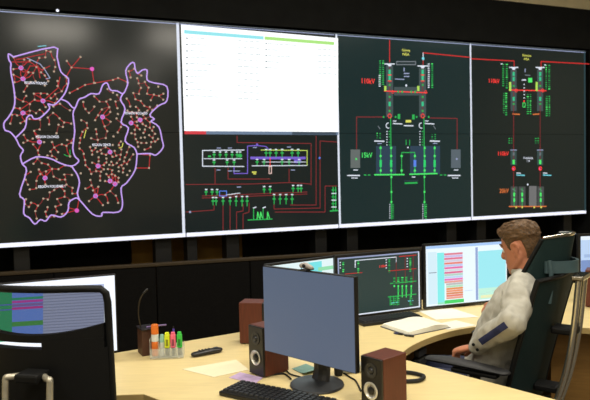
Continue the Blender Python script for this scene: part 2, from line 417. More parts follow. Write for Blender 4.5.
# -- white page and one-line diagram
A = ARTS[1]
wht = glow((250, 253, 253), 1.25); 
A.quad('page', wht, [(181, 24.5), (338, 38.2), (338.3, 132), (184.3, 131)], .0015)
A.quad('page_header', glow((150, 232, 240)), [(184, 30), (263.5, 36.4), (263.5, 39.6), (184, 33.6)], .003)
A.quad('page_header', glow((175, 232, 130)), [(264.5, 36.5), (334, 42), (334, 45.2), (264.5, 39.7)], .003)
faint = glow((196, 208, 212)); faint2 = glow((150, 162, 168)); rr = random.Random(3)
for k in range(10):
    y = 37.5+k*6.4
    A.line('page_text', faint2, [(186, y+.7), (187.6, y+.8)], 1.2, .003)
    x = 190
    while x < 190+rr.choice((10, 16, 26, 32)):
        l = rr.uniform(2, 6); A.line('page_text', faint, [(x, y+(x-184)*.06), (x+l, y+(x+l-184)*.06)], .7, .003); x += l+1.2
    for x in range(238, 262, 6): A.line('page_text', faint, [(x, y+(x-184)*.06), (x+rr.uniform(1.5, 4.5), y+.1+(x-184)*.06)], .8, .003)
for k in range(5):
    y = 43.5+k*6.0
    A.line('page_text', faint2, [(265.5, y), (266.8, y+.1)], 1.1, .003)
    x = 268
    while x < 268+rr.choice((8, 22, 26)):
        l = rr.uniform(2, 6); A.line('page_text', faint, [(x, y+(x-265)*.06), (x+l, y+(x+l-265)*.06)], .7, .003); x += l+1.2
    for x in range(318, 334, 5): A.line('page_text', faint, [(x, y+2.5+(x-265)*.06), (x+3, y+2.7+(x-265)*.06)], .8, .003)
A.quad('status_bar', BAR, [(184.4, 131), (338.3, 132), (338.3, 135), (184.4, 134.2)], .003)
A.quad('status_bar', glow((215, 60, 70)), [(184.4, 131), (206, 131.2), (206, 134.3), (184.4, 134.2)], .004); A.quad('status_bar', glow((60, 75, 90)), [(292, 131.7), (336, 132), (336, 134.8), (292, 134.6)], .004)
D = 'line_diagram'
for l in ([(237, 136), (237, 142.5), (311, 143.5), (311, 185)], [(186, 184.5), (250, 184), (289, 182.5), (311, 184)], [(215, 168), (215, 184)], [(289, 169), (289, 182)], [(228, 168), (228, 179), (270, 179)], [(202, 196), (307, 192)], [(202, 198), (307, 194)],
          [(316, 136), (316, 205), (290, 205)], [(320, 141), (320, 208), (274, 209), (274, 200)], [(320, 141), (337, 142)], [(325, 186), (325, 212), (275, 212)], [(325, 186), (337, 186)], [(223, 200), (223, 230)], [(230, 200), (230, 229.5)], [(236.5, 229), (236.5, 212), (243, 211), (243, 204)], [(243, 229), (243, 214), (249, 212), (249, 203)], [(186, 212), (214, 210), (214, 205)]):
    A.line(D, DRED, l, .8, .002)
A.line(D, VIOLET, [(234, 167), (234, 173.5), (247.5, 173.5), (247.5, 146), (257, 145.5), (266, 146.5), (269, 150)], .9, .0022)
A.line(D, WHITE, [(244, 150), (202.5, 150.5), (202.5, 166.2), (244, 166.5)], .9, .0022)
A.line(D, glow((190, 215, 90)), [(261, 150), (307, 150.5), (307, 165.5)], .9, .0022); A.line(D, WHITE, [(307, 165.5), (252, 165.8)], .8, .0022)
A.line(D, WHITE, [(204, 158.7), (242, 158.7)], .7, .0023); A.line(D, VIOLET, [(251, 158), (305, 158)], 2.6, .0022); A.line(D, WHITE, [(262, 162), (306, 162)], .6, .003)
A.line(D, REDB, [(270, 158), (270, 166)], .8, .003); A.frame(D, glow((235, 200, 190)), 269, 166.5, 271.3, 173.5, .8, .003)
def ticks(A, xs, y0, y1, m1=GREEN, m2=WHITE):
    for x in xs:
        A.line(D, m1, [(x, y0), (x, y1)], .9, .0025); A.line(D, m2, [(x-.9, y0+.5), (x+.9, y0+.5)], 1.1, .003); A.line(D, m1, [(x-1.2, (y0+y1)/2), (x+1.2, (y0+y1)/2)], 1.3, .003)
ticks(A, (214, 220, 226, 232, 237, 240), 151.5, 158); ticks(A, (214, 227, 234), 159.5, 165); ticks(A, (266, 270, 276, 282, 292, 298), 149, 157); ticks(A, (257, 264, 282, 289, 299), 159, 165)
A.rect(D, GREEN, 208, 155.5, 211, 157.2); A.rect(D, GREEN, 238, 155, 242, 157); A.rect(D, VIOLET, 294, 159.5, 301, 163, .0028)
ticks(A, (213, 216, 223, 230), 197, 205); ticks(A, (236, 242, 247), 196, 206); ticks(A, (206, 212, 217), 189, 195); ticks(A, (264, 270), 186, 193); ticks(A, (274, 280, 286, 292), 194, 204); ticks(A, (293, 298, 301), 185, 192)
A.frame(D, BLUE, 219.5, 191, 226.5, 196, .8, .003); A.line(D, WHITE, [(226, 195), (240, 193)], .7, .003)
A.line(D, GREEN, [(248, 220), (272, 219)], 1.0, .0025)
for x in (253.5, 263): A.line(D, GREEN, [(x, 219.5), (x, 208)], .9, .0025); A.line(D, WHITE, [(x-.3, 208), (x+2.4, 207)], 1, .003)
for x in (257, 260, 267): A.line(D, GREENB, [(x, 219), (x+.6, 212), (x+2.2, 218)], .9, .0027)
A.rect(D, YEL, 252, 171.5, 256.5, 172.7); A.rect(D, YEL, 253, 173.2, 256, 174.3)
for x, y in ((216.5, 170), (228, 171), (233, 171), (236, 171), (253, 147.5), (291, 170), (217, 148), (228, 148), (287, 147), (237, 187)): A.line(D, LAV, [(x, y), (x+3.6, y)], .9, .003)
for x in (333, 335.5): A.line(D, GREEN, [(x, 187), (x, 210)], 1, .0025)
for k in range(6): A.line(D, WHITE if k % 2 else GREEN, [(331.5, 190+k*3.4), (336, 190+k*3.4)], .9, .003)
A.line(D, GREEN, [(330, 211), (338, 210.5)], 1.2, .003); A.dot(D, LAV, 190, 212, 1.2); A.dot(D, VIOLET, 257, 144.5, 1.2); A.dot(D, BLUE, 319.5, 158, 1.1)
A.done()
# -- third column
def tower(A, x, y0, y1, w, red=True):
    A.rect('bay_shade', glow((62, 78, 80)), x-w/2, y0+2, x+w/2, y1, .0013)
    A.line(D, WHITE, [(x-w*.7, y0), (x+w*.7, y0)], 1.1, .003); A.quad(D, WHITE, [(x-w*.35, y0+.6), (x+w*.35, y0+.6), (x+1, y0+2.4), (x-1, y0+2.4)], .003)
    A.line(D, DRED if red else GREEN, [(x, y0), (x, y1)], .8, .002)
def bars(A, x, ys, h=3.2, m=GREEN, w=2.0):
    for y in ys: A.rect(D, m, x-w/2, y-h/2, x+w/2, y+h/2, .003)
lrnd = random.Random(11)
def lamps(A, x, y0, y1, m=GREEN, step=1.9, w=1.9):
    y = y0
    while y < y1: A.rect(D, m if m is not GREEN or lrnd.random() < .62 else (DGREEN if lrnd.random() < .7 else GREENB), x-w/2, y, x+w/2, y+1.0, .003); y += step*1.12
A = ARTS[2]
A.line(D, RED, [(389.5, 40), (389.5, 62)], .9); A.line(D, RED, [(470, 57.4), (423, 52.8)], 1.0); A.line(D, WHITE, [(423, 52.8), (423, 60)], .9); A.line(D, RED, [(423, 60), (423, 65)], .8); A.dot(D, CYAN, 423, 58.5, 1.6)
for x, y0 in ((389.5, 64), (422.5, 66)): tower(A, x, y0, 117, 7)
A.rect('bay_shade', glow((62, 78, 80)), 394, 87, 419, 95.5, .0012)
A.line(D, REDB, [(384, 91), (427, 92.8)], 1.0, .0027)
for x in (389.5, 422.5):
    bars(A, x, (72, 78, 104), 4.6, glow((50, 200, 140)), 2.2); bars(A, x, (85, 97, 111), 2, GREEN, 1.8); bars(A, x, (75, 81), 1, REDB, 3.6)
    A.ring(D, REDB, x, 116, 2, .7); A.dot(D, GREEN, x-6, 117, 1.1); A.dot(D, GREEN, x+6, 117, 1.1); A.rect(D, GREEN, x+8, 114, x+10.5, 119, .003) if x < 400 else A.rect(D, GREEN, x-10.5, 114.5, x-8, 119.5, .003)
    A.rect(D, glow((180, 225, 90)), x-5.5, 86, x-3.3, 91, .0035); A.ring(D, REDB, x+3, 92, 1.4, .5)
for x in (380, 383): lamps(A, x, 60.5, 86 if x > 381 else 84)
for x in (428.5, 432): lamps(A, x, 63.5, 89 if x > 430 else 88, GREEN if x > 430 else WHITE)
lamps(A, 379.5, 75, 86, WHITE); lamps(A, 432, 63.5, 89)
A.text('voltage_caption', REDB, '110kV', 367.6, 81.4, 5.2, wide=.82); A.text('voltage_caption', GREENB, '15kV', 366.5, 155.4, 5.0, wide=.85)
A.text('station_caption', YEL, 'Górny', 405.8, 50.4, 2.6); A.text('station_caption', YEL, 'NEA', 405.7, 54.4, 2.6, wide=1.1)
A.frame(D, GREY, 396.5, 61.6, 415.5, 64.6, 1.1); A.line(D, LAV, [(404, 68), (404, 71)], 1.3); A.line(D, LAV, [(395, 79), (404, 79.5)], .9)
for y in (73.5, 76.5): A.line(D, LAV, [(404, y), (409, y)], 1.1)
A.dot(D, WHITE, 406, 85.5, 1.2)
for x in (398, 402, 411, 415): A.rect(D, GREEN, x-.8, 90.8, x+.8, 93, .004)
A.rect(D, YEL, 405.5, 120, 411, 122.5, .003); A.line(D, WHITE, [(404, 125.6), (413, 125.8)], 1.1)
for x in (393, 425): A.line(D, WHITE, [(x, 121), (x+3, 121)], .9); A.line(D, WHITE, [(x, 123.5), (x+9, 124)], 1.0)
A.line(D, DRED, [(384, 117), (356.5, 117), (356.5, 149)], .9); A.line(D, DRED, [(430, 118), (457, 118.5), (457, 149)], .9)
A.line(D, GREEN, [(390.5, 117), (391.5, 219)], 1.0, .0022); A.line(D, GREEN, [(423.8, 117), (424.5, 217)], 1.0, .0022)
for x in (388.2, 421.2): A.ring(D, WHITE, x, 125.6, 2.6, .9, a0=PI*.5, a1=PI*1.6); lamps(A, x-1.4, 131, 146, WHITE, 2.4, 1.0); lamps(A, x+1, 131, 146, GREEN, 2.4, 1.2)
for x, y in ((377, 133), (380, 133), (432, 134), (435, 134)): lamps(A, x, y, 139, GREEN, 2, 1.2)
for x in (379, 434.5): A.line(D, WHITE, [(x-4.6, 141), (x+5, 141.3)], 1.2); A.line(D, LAV, [(x-1.5, 143.4), (x+2.6, 143.5)], .8); A.line(D, GREY, [(x-1, 126), (x+1, 129)], .9)
A.rect('bay_shade', glow((40, 62, 82)), 376, 146, 396, 174, .0012); A.rect('bay_shade', glow((40, 62, 82)), 410, 146, 440, 174, .0012)
for x in (380.5, 391, 401.5, 414.7, 424.5, 434.5):
    A.line(D, GREEN, [(x, 146 if x not in (401.5, 414.7) else 153), (x, 174)], .9, .0024)
    for y in (148, 156, 170.5): A.dot(D, GREENB, x, y, 1.35) if not (y == 148 and x in (401.5, 414.7)) else None
    if x != 401.5: A.rect(D, glow((45, 215, 110)), x-1.1, 160, x+1.1, 167, .003)
A.rect(D, BLUE, 413.4, 160, 416, 166.5, .004); A.line(D, GREEN, [(401.5, 152.5), (414.7, 152.5)], .9); A.dot(D, WHITE, 407.8, 147.5, .9); A.line(D, GREEN, [(406, 140), (406, 145)], .8); A.line(D, GREEN, [(409.5, 140), (409.5, 145)], .8)
A.line(D, GREENB, [(374.5, 174.8), (404, 174.6)], 1.3, .003); A.line(D, GREENB, [(409.5, 174.3), (437, 173.5)], 1.3, .003)
for x in (364, 368, 440, 444): A.line(D, GREEN, [(x, 175), (x+2, 175)], 1)
for x0, m_ in ((350.5, 0), (451, 1)):
    A.rect('bay_shade', glow((98, 106, 104)) if not m_ else glow((88, 100, 108)), x0, 149.5, x0+9.5, 168, .0013); A.dot(D, GREENB if not m_ else LAV, x0+5.6, 159, 1.1)
    A.line(D, WHITE, [(x0+3, 170), (x0+7, 170)], .9); A.line(D, WHITE, [(x0-3, 175.5), (x0+9, 175.5)], 1.2); A.line(D, WHITE, [(x0+1, 178), (x0+7, 178)], .8)
A.line(D, GREEN, [(405, 183.2), (417, 182.8)], 1.7); A.line(D, WHITE, [(412, 177), (415, 177)], .9); A.line(D, TEAL, [(404, 181), (418, 180.6)], 1.0)
for x in (391.3, 424.3):
    for y in (177, 192, 202): A.dot(D, GREENB, x, y, 1.2)
    lamps(A, x-1.6, 204, 219, WHITE, 2.0, .9); lamps(A, x+1.6, 204, 219, GREEN, 1.8, 1.5)
A.done()
# -- fourth column
A = ARTS[3]
A.line(D, RED, [(471, 58.8), (514, 61), (514, 66)], 1.0); A.line(D, RED, [(589, 64), (541, 61.5), (541, 67)], 1.0)
for x in (513.5, 540):
    tower(A, x, 67.5, 111, 6); bars(A, x, (74, 79, 99), 4, glow((50, 200, 140)), 2); bars(A, x, (86, 104), 1.8, GREEN, 1.8); A.ring(D, REDB, x+2.5, 90.5, 1.5, .6)
    A.rect(D, glow((180, 225, 90)), x-4.6, 82, x-2.5, 91, .0035); A.line(D, ORANGE, [(x-1, 114), (x+6 if x < 520 else x-7, 114.4)], 1.1)
    A.line(D, DRED, [(x, 111), (x, 161)], .8); lamps(A, x-4.5, 138, 144, GREEN, 2, 1.4); lamps(A, x-2, 138, 144, GREEN, 2, 1.4)
    A.rect('bay_shade', glow((52, 74, 72)), x-3, 150, x+3, 165, .0013); bars(A, x, (162,), 4.4, GREENB, 2.2); bars(A, x, (154,), 3, GREY, 1.6); A.line(D, LAV, [(x-3, 150), (x+3, 150)], .8)
    A.ring(D, REDB, x, 168.5, 1.7, 1.0); A.dot(D, MAG, x-.5, 169, 1.1); A.line(D, WHITE, [(x+3, 173), (x+7, 173.2)], .9); A.line(D, CYAN, [(x+3, 175), (x+11, 175.4)], 1.0)
    A.line(D, DRED, [(x, 170), (x, 188)], .8)
A.line(D, REDB, [(509, 90), (546, 90.8)], 1.0, .0027)
lamps(A, 503, 64, 87, GREEN, 1.9, 1.8); lamps(A, 506.6, 64, 88, GREEN, 1.9, 2.0); lamps(A, 506, 93, 115, GREEN, 1.9, 2); lamps(A, 546, 65, 89, GREEN, 1.9, 1.4); lamps(A, 549, 65, 89, GREEN, 1.9, 1.8); lamps(A, 546.5, 96, 116, GREEN, 1.9, 2); lamps(A, 549.2, 96, 116, GREEN, 1.9, 1.4); lamps(A, 503.6, 93, 114, GREEN, 1.9, 1.4)
lamps(A, 527.6, 94, 115, GREEN, 1.9, 2); lamps(A, 530.3, 94, 115, GREEN, 1.9, 1.4); lamps(A, 524, 84, 100, WHITE, 3, 1.2); lamps(A, 501.5, 63.5, 65, WHITE); lamps(A, 545, 64.5, 66, WHITE)
A.rect(D, GREENB, 528, 78, 532, 82.5, .0035); A.line(D, WHITE, [(522, 80), (525.5, 80)], 1.2); A.line(D, LAV, [(525, 69), (525, 72)], 1.1); A.line(D, GREY, [(525, 75), (530, 75.5)], .9); A.frame(D, GREENB, 522.8, 103, 525, 107, .7); A.rect(D, REDB, 523, 100.4, 524.6, 102, .004)
A.text('voltage_caption', REDB, '110kV', 493.6, 81.2, 4.2, wide=.9); A.text('voltage_caption', REDB, '110kV', 502.8, 153.8, 4.2, wide=.9); A.text('voltage_caption', ORANGE, '20kV', 503.8, 191, 4.2, wide=.9)
A.text('station_caption', YEL, 'Równina', 526.5, 55.6, 2.2); A.text('station_caption', YEL, 'NEA', 526.2, 59.2, 2.2, wide=1.1)
A.text('station_caption', WHITE, 'Podstacja', 528, 158, 2.2); A.text('station_caption', WHITE, '110', 528, 161, 2.0)
for x in (514, 522, 540.5):
    A.rect('bay_shade', glow((70, 74, 74)), x-3.4, 186.5, x+3.4, 206, .0013); bars(A, x, (194.5, 200), 3.6, GREENB, 1.8); A.line(D, GREEN, [(x, 188), (x, 206)], .8, .0024); A.line(D, GREY, [(x-1.5, 189), (x+1.5, 191)], .9)
A.rect('bay_shade', glow((112, 112, 112)), 529, 186, 536.5, 206, .0013); A.dot(D, WHITE, 527.5, 184.5, 1)
A.line(D, ORANGE, [(509, 206.5), (546, 206.4)], 1.0); [A.dot(D, YEL, x, 207.3, 1) for x in (516, 522, 534, 541)]
A.done()

# low black partition between desk and video wall
m_part = mat('black_fabric_panel', (19, 18, 17), .9, var=.2, scale=60, spec=.1)
m_rail = mat('brown_top_rail', (58, 45, 22), .6, var=.15)
PA = math.radians(16); po = Vector((-3.4, 4.40, 0)); pd = Vector((math.cos(PA), math.sin(PA), 0))
t = thing('partition_screen', 'long low black panelled partition with brown rail standing behind the desk', 'partition', po, PA)
PANW = .78
for k in range(8): ob('panel', box(BM(), (PANW*(k+.5), 0, .42), (PANW-.008, .045, .82), .006), m_part, t)
ob('top_rail', box(BM(), (PANW*4, 0, .845), (PANW*8, .06, .026), .004), m_rail, t)
for k in range(9): ob('foot', box(BM(), (PANW*k, .03, .01), (.05, .3, .02), .004), m_black, t)

# ------------------------------------------------------------------ desk
DZ = .74
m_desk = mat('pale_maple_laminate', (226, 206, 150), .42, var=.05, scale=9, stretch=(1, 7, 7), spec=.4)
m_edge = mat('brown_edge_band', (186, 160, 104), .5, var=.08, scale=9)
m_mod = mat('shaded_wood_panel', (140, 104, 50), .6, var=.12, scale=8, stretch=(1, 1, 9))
back = [(2.3, 4.50), (1.3, 4.10), (.45, 3.78), (.10, 3.50), (-.30, 3.195), (-.855, 2.86), (-1.5, 2.47), (-2.1, 2.11)]
left = arc([(-1.75, 1.83), (-1.35, 2.03), (-1.0, 2.20), (-.75, 2.285), (-.585, 2.30)], 4) + [(-.51, 2.234), (-.40, 2.05), (-.33, 1.75)]
right = [(.55, 1.62), (.95, 1.78), (1.03, 2.0)] + [(.894, 2.156), (.45, 2.666)] + arc([(.455, 2.74), (.53, 2.87), (.65, 3.012), (.80, 3.135), (.96, 3.205), (1.15, 3.215), (1.40, 3.145), (1.8, 3.0), (2.6, 2.72)], 4)
poly = back + left + right + [(2.95, 3.5)]
desk = thing('control_desk', 'long curved pale maple control desk that carries all the monitors', 'desk', (0, 0, 0))
ob('desktop', prism(BM(), poly, DZ-.028, DZ), m_desk, desk)
b = BM(); n = len(poly)
cen = Vector((sum(p[0] for p in poly)/n, sum(p[1] for p in poly)/n))
for i in range(n):
    p = Vector(poly[i]); q = Vector(poly[(i+1) % n]); d = (q-p)
    if d.length < 1e-4: continue
    d.normalize(); o_ = Vector((d.y, -d.x))*-1
    vs = [(p.x, p.y), (q.x, q.y)]
    nn = Vector((d.y, -d.x))*.002
    a_ = sum(poly[k-1][0]*poly[k][1]-poly[k][0]*poly[k-1][1] for k in range(n))
    if a_ < 0: nn = -nn
    vsx = [b.verts.new((p.x+nn.x, p.y+nn.y, DZ-.030)), b.verts.new((q.x+nn.x, q.y+nn.y, DZ-.030)), b.verts.new((q.x+nn.x, q.y+nn.y, DZ-.002)), b.verts.new((p.x+nn.x, p.y+nn.y, DZ-.002))]
    b.faces.new(vsx)
ob('edge_band', b, m_edge, desk)
def upright(pts, z0=.04, z1=DZ-.03, th=.02):
    bb = BM()
    for p, q in zip(pts, pts[1:]):
        p = Vector((p[0], p[1], 0)); q = Vector((q[0], q[1], 0)); d = q-p
        box(bb, ((p.x+q.x)/2, (p.y+q.y)/2, (z0+z1)/2), (d.length+.004, th, z1-z0), 0, RZ(math.atan2(d.y, d.x)))
    return bb
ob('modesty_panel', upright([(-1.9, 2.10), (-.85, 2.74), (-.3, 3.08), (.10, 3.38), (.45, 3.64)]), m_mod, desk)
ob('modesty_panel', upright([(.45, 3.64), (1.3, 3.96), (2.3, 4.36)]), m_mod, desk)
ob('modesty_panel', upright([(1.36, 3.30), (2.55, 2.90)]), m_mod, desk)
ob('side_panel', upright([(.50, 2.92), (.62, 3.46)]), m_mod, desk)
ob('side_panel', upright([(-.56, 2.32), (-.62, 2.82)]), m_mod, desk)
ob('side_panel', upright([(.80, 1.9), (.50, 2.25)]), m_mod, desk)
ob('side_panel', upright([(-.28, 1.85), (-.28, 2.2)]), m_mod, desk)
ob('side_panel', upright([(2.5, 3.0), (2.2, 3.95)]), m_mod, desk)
# steel control boxes hung under the far desk edge
m_cbox = mat('dark_steel', (52, 52, 50), .5, var=.1)
for k in range(3): ob('cable_socket', box(BM(), (.60, 3.02, .665-.045*k), (.09, .03, .032), .004, RZ(.95)), m_cbox, desk)

# ------------------------------------------------------------------ monitors
m_mon = mat('black_monitor_plastic', (18, 18, 19), .45, var=.1)
m_stand = mat('grey_stand_plastic', (44, 46, 50), .4, var=.08)
m_chrome = mat('chrome', (205, 200, 190), .16, 1, var=.04)
def monitor(label, cx, cy, ang, w, h, zb, tilt, scr, bez=.014, foot='round', nk=.13, fx=0):
    """screen faces local -y; ang = rotation about z; zb = height of the screen's lower edge"""
    t = thing('computer_monitor', label, 'monitor', (cx, cy, DZ), ang); bpy.context.view_layer.update()
    z = zb-DZ; R = RX(-tilt)
    c = Vector((0, 0, z+h/2))
    ob('casing', box(BM(), c+R @ Vector((0, .011, 0)), (w+2*bez, .022, h+2*bez), .003, R), m_mon, t)
    b = BM(); box(b, c+R @ Vector((0, .034, 0)), (w*.6, .034, h*.6), .012, R); ob('rear_housing', b, m_mon, t)
    ob('screen', box(BM(), c+R @ Vector((0, -.0005, 0)), (w, .003, h), 0, R), scr, t)
    b = BM()
    tube(b, [(fx, nk, .012), (fx, nk+.01, z*.7), (fx, .06, z+h*.45)], [.022, .02, .02], 12, flat=1.9, smooth=4, up=(0, 1, 0)); ob('stand_neck', b, m_stand, t)
    b = BM()
    if foot == 'round': lathe(b, [(0, 0), (.102, 0), (.105, .004), (.102, .010), (.05, .016), (.03, .022), (0, .022)], 32, Matrix.Translation((fx, nk-.02, 0)))
    else: box(b, (0, nk, .006), (.22, .17, .012), .005)
    ob('stand_base', b, m_stand, t, True)
    mw = t.matrix_basis
    org = mw @ (c+R @ Vector((-w/2, -.002, -h/2))); xd = (mw.to_3x3() @ Vector((1, 0, 0))); nn = (mw.to_3x3() @ (R @ Vector((0, -1, 0))))
    return t, Art(t, org, xd, nn), (w, h)
def fill(A, part, m, u0, v0, u1, v1, wh, lay=.001):
    w, h = wh; A.face(part, m, [(u0*w, v0*h), (u1*w, v0*h), (u1*w, v1*h), (u0*w, v1*h)], lay)
# near monitor, plain blue-grey screen
mx, my = .032, 2.255
t, A, wh = monitor('large near monitor with a plain blue-grey screen on a round base', mx, my, math.radians(-43.5), .446, .329, .866, 0, screen_mat('blue_grey_screen', (88, 104, 130), .42, .5, .8, .02), .0035, nk=.115, fx=-.04)
# monitor half hidden behind it
t, A, wh = monitor('monitor with a white and cyan page, peeking over the near blue-grey monitor', .03, 3.26, math.radians(37), .44, .25, .84, 0, screen_mat('white_screen_a', (228, 246, 248), .5, .3, 1.0), .012)
fill(A, 'page_block', glow((120, 228, 232)), .55, .72, .80, .97, wh); fill(A, 'page_block', glow((150, 225, 175)), .74, .76, .98, .84, wh, .0015); fill(A, 'page_block', glow((190, 238, 245)), .02, .70, .30, .93, wh)
fill(A, 'page_block', glow((40, 150, 165)), .475, .80, .49, .93, wh, .0015)
A.done()
# one-line diagram monitor
bang = math.radians(24)
t, A, wh = monitor('monitor with a dark green power diagram and white border, above the black laptop', .466, 3.461, bang, .5325, .326, .768, 0, screen_mat('dark_diagram_screen', (38, 58, 56), .5, .3, 1.0), .016, nk=.15)
fill(A, 'border_line', WHITE, 0, 0, 1, .022, wh, .0012); fill(A, 'border_line', LAV, 0, .975, 1, 1, wh, .0012); fill(A, 'border_line', LAV, 0, 0, .014, 1, wh, .0012); fill(A, 'border_line', WHITE, .985, 0, 1, 1, wh, .0012)
A.line(D, WHITE, [(355, 266), (355, 260.5), (396, 257), (396, 262)], .8)
for x in (343, 358, 389, 410):
    lamps(A, x, 262+(.06*(343-x)), 272, GREEN, 1.6, 1.8); lamps(A, x-3, 262+(.06*(343-x)), 268, WHITE, 2.4, 1.2)
for x in (396, 405, 413): A.line(D, DRED, [(x, 256), (x, 283)], .7)
A.line(D, RED, [(345, 274), (362, 272.5)], .6); A.line(D, RED, [(388, 271), (416, 268.5)], .6); A.line(D, RED, [(399, 256.5), (416, 255)], .8)
A.text('voltage_caption', REDB, '110kV', 382.5, 266.2, 2.4)
for x in (394, 398, 402, 406, 411): lamps(A, x, 277+(402-x)*.06, 283, GREEN, 1.5, 2.2); A.dot(D, GREENB, x, 286, 1.1)
A.line(D, GREEN, [(390, 283.5), (416, 281)], .9)
for x in (398, 402, 406, 411): A.line(D, GREENB, [(x, 287), (x, 297)], 1.0); A.rect(D, GREEN, x-.9, 289, x+.9, 292, .003)
A.line(D, GREEN, [(388, 297), (416, 294)], 1.0)
for x in (390, 393.5, 397, 410): A.line(D, GREEN, [(x, 296), (x, 305)], 1.0); lamps(A, x+1.4, 298, 304, GREEN, 1.7, 1.3)
A.line(D, CYAN, [(391, 303), (399, 302)], .7); A.line(D, CYAN, [(408, 301), (413, 300.5)], .7)
A.done()
# white page monitor with coloured table
t, A, wh = monitor('monitor with a pink and green table and cyan map, in front of the man', 1.02, 3.685, math.radians(18.5), .559, .353, .764, 0, screen_mat('white_screen_c', (232, 246, 252), .5, .3, 1.05), .014, nk=.15)
fill(A, 'page_block', glow((170, 205, 250)), 0, .955, 1, 1, wh); fill(A, 'page_block', glow((135, 240, 238)), .13, .02, .215, .88, wh); fill(A, 'page_block', glow((215, 240, 250)), .02, .03, .125, .9, wh)
cols = [(225, 130, 150), (205, 190, 235), (230, 120, 150), (215, 205, 225), (235, 130, 120), (190, 200, 240), (235, 110, 170), (215, 215, 225), (225, 110, 150), (180, 215, 200), (190, 215, 245), (235, 120, 190), (235, 160, 150), (190, 190, 190), (180, 225, 190), (235, 150, 80), (240, 150, 110), (225, 140, 90), (235, 130, 110), (240, 160, 140)]
for k, c in enumerate(cols): fill(A, 'table_row', glow(c), .215 if k < 13 else .235, .87-.039*(k+1), .44, .87-.039*k-.006, wh, .0015)
fill(A, 'table_row', glow((70, 215, 105)), .215, .015, .45, .075, wh, .0015); fill(A, 'page_block', glow((150, 235, 200)), .13, .015, .215, .05, wh, .0015)
fill(A, 'map_window', glow((150, 170, 215)), .60, .03, .63, .93, wh); fill(A, 'map_window', glow((160, 236, 245)), .635, .22, .985, .86, wh); fill(A, 'map_window', glow((195, 245, 225)), .635, .03, .985, .22, wh, .0011); fill(A, 'map_window', glow((236, 240, 190)), .66, .05, .96, .10, wh, .0013)
for k in range(4): fill(A, 'map_window', glow((190, 225, 215)), .66+.07*k, .12+.02*k, .72+.07*k, .128+.02*k, wh, .0014)
fill(A, 'page_block', glow((120, 130, 150)), .03, .55, .12, .562, wh, .0015); fill(A, 'page_block', glow((205, 220, 240)), .46, .2, .56, .21, wh, .0015)
A.line('map_window', glow((60, 90, 200)), [(432.2, 304), (505.5, 295.6)], .01) if False else None
A.done()
# left monitor seen past and through the black chair
lang = math.radians(24)
wl_ = .53
lx, ly = -.806-math.cos(lang)*wl_/2, 2.727-math.sin(lang)*wl_/2
t, A, wh = monitor('monitor with a white spreadsheet behind the near black mesh chair', lx, ly, lang, wl_, .335, .79, 0, screen_mat('white_screen_l', (240, 246, 255), .5, .3, 1.15), .006)
u = lambda px: None
A.quad('sheet_block', glow((60, 175, 120)), [(-40, 292), (12, 289), (12, 341), (-40, 345)], .001)
A.quad('sheet_block', glow((120, 160, 250)), [(12, 289), (43, 287), (43, 339), (12, 341)], .001)
for y, c in ((297, (60, 175, 130)), (300, (215, 80, 190)), (303.4, (150, 120, 190)), (306.5, (215, 70, 170)), (321, (85, 170, 90)), (323.3, (85, 170, 90))):
    A.quad('sheet_row', glow(c), [(12, y+1), (43, y-1), (43, y+1.4), (12, y+3.4)], .0016)
for y in (303, 308): A.quad('sheet_row', glow((110, 100, 230)), [(-40, y+4), (12, y+1), (12, y+2), (-40, y+5)], .0018)
for k in range(16): A.quad('sheet_row', glow((150, 158, 190)), [(43, 290+k*2.9), (104, 286.3+k*2.9), (104, 287.2+k*2.9), (43, 290.9+k*2.9)], .0016)
A.quad('sheet_row', glow((180, 190, 225)), [(43, 287.5), (104, 283.8), (104, 335), (43, 338)], .0012)
A.done()
# monitor beyond the man's chair at the right edge
t, A, wh = monitor('monitor with a pale blue page behind the seated man\'s headrest', 2.02, 3.86, math.radians(8), .52, .33, .80, 0, screen_mat('white_screen_r', (190, 214, 246), .5, .3, 1.0), .016)
fill(A, 'page_block', glow((125, 150, 200)), .0, .1, 1, .55, wh); fill(A, 'page_block', glow((235, 245, 255)), 0, .93, 1, 1, wh); fill(A, 'page_block', glow((165, 190, 230)), .04, .6, .9, .66, wh)
A.done()

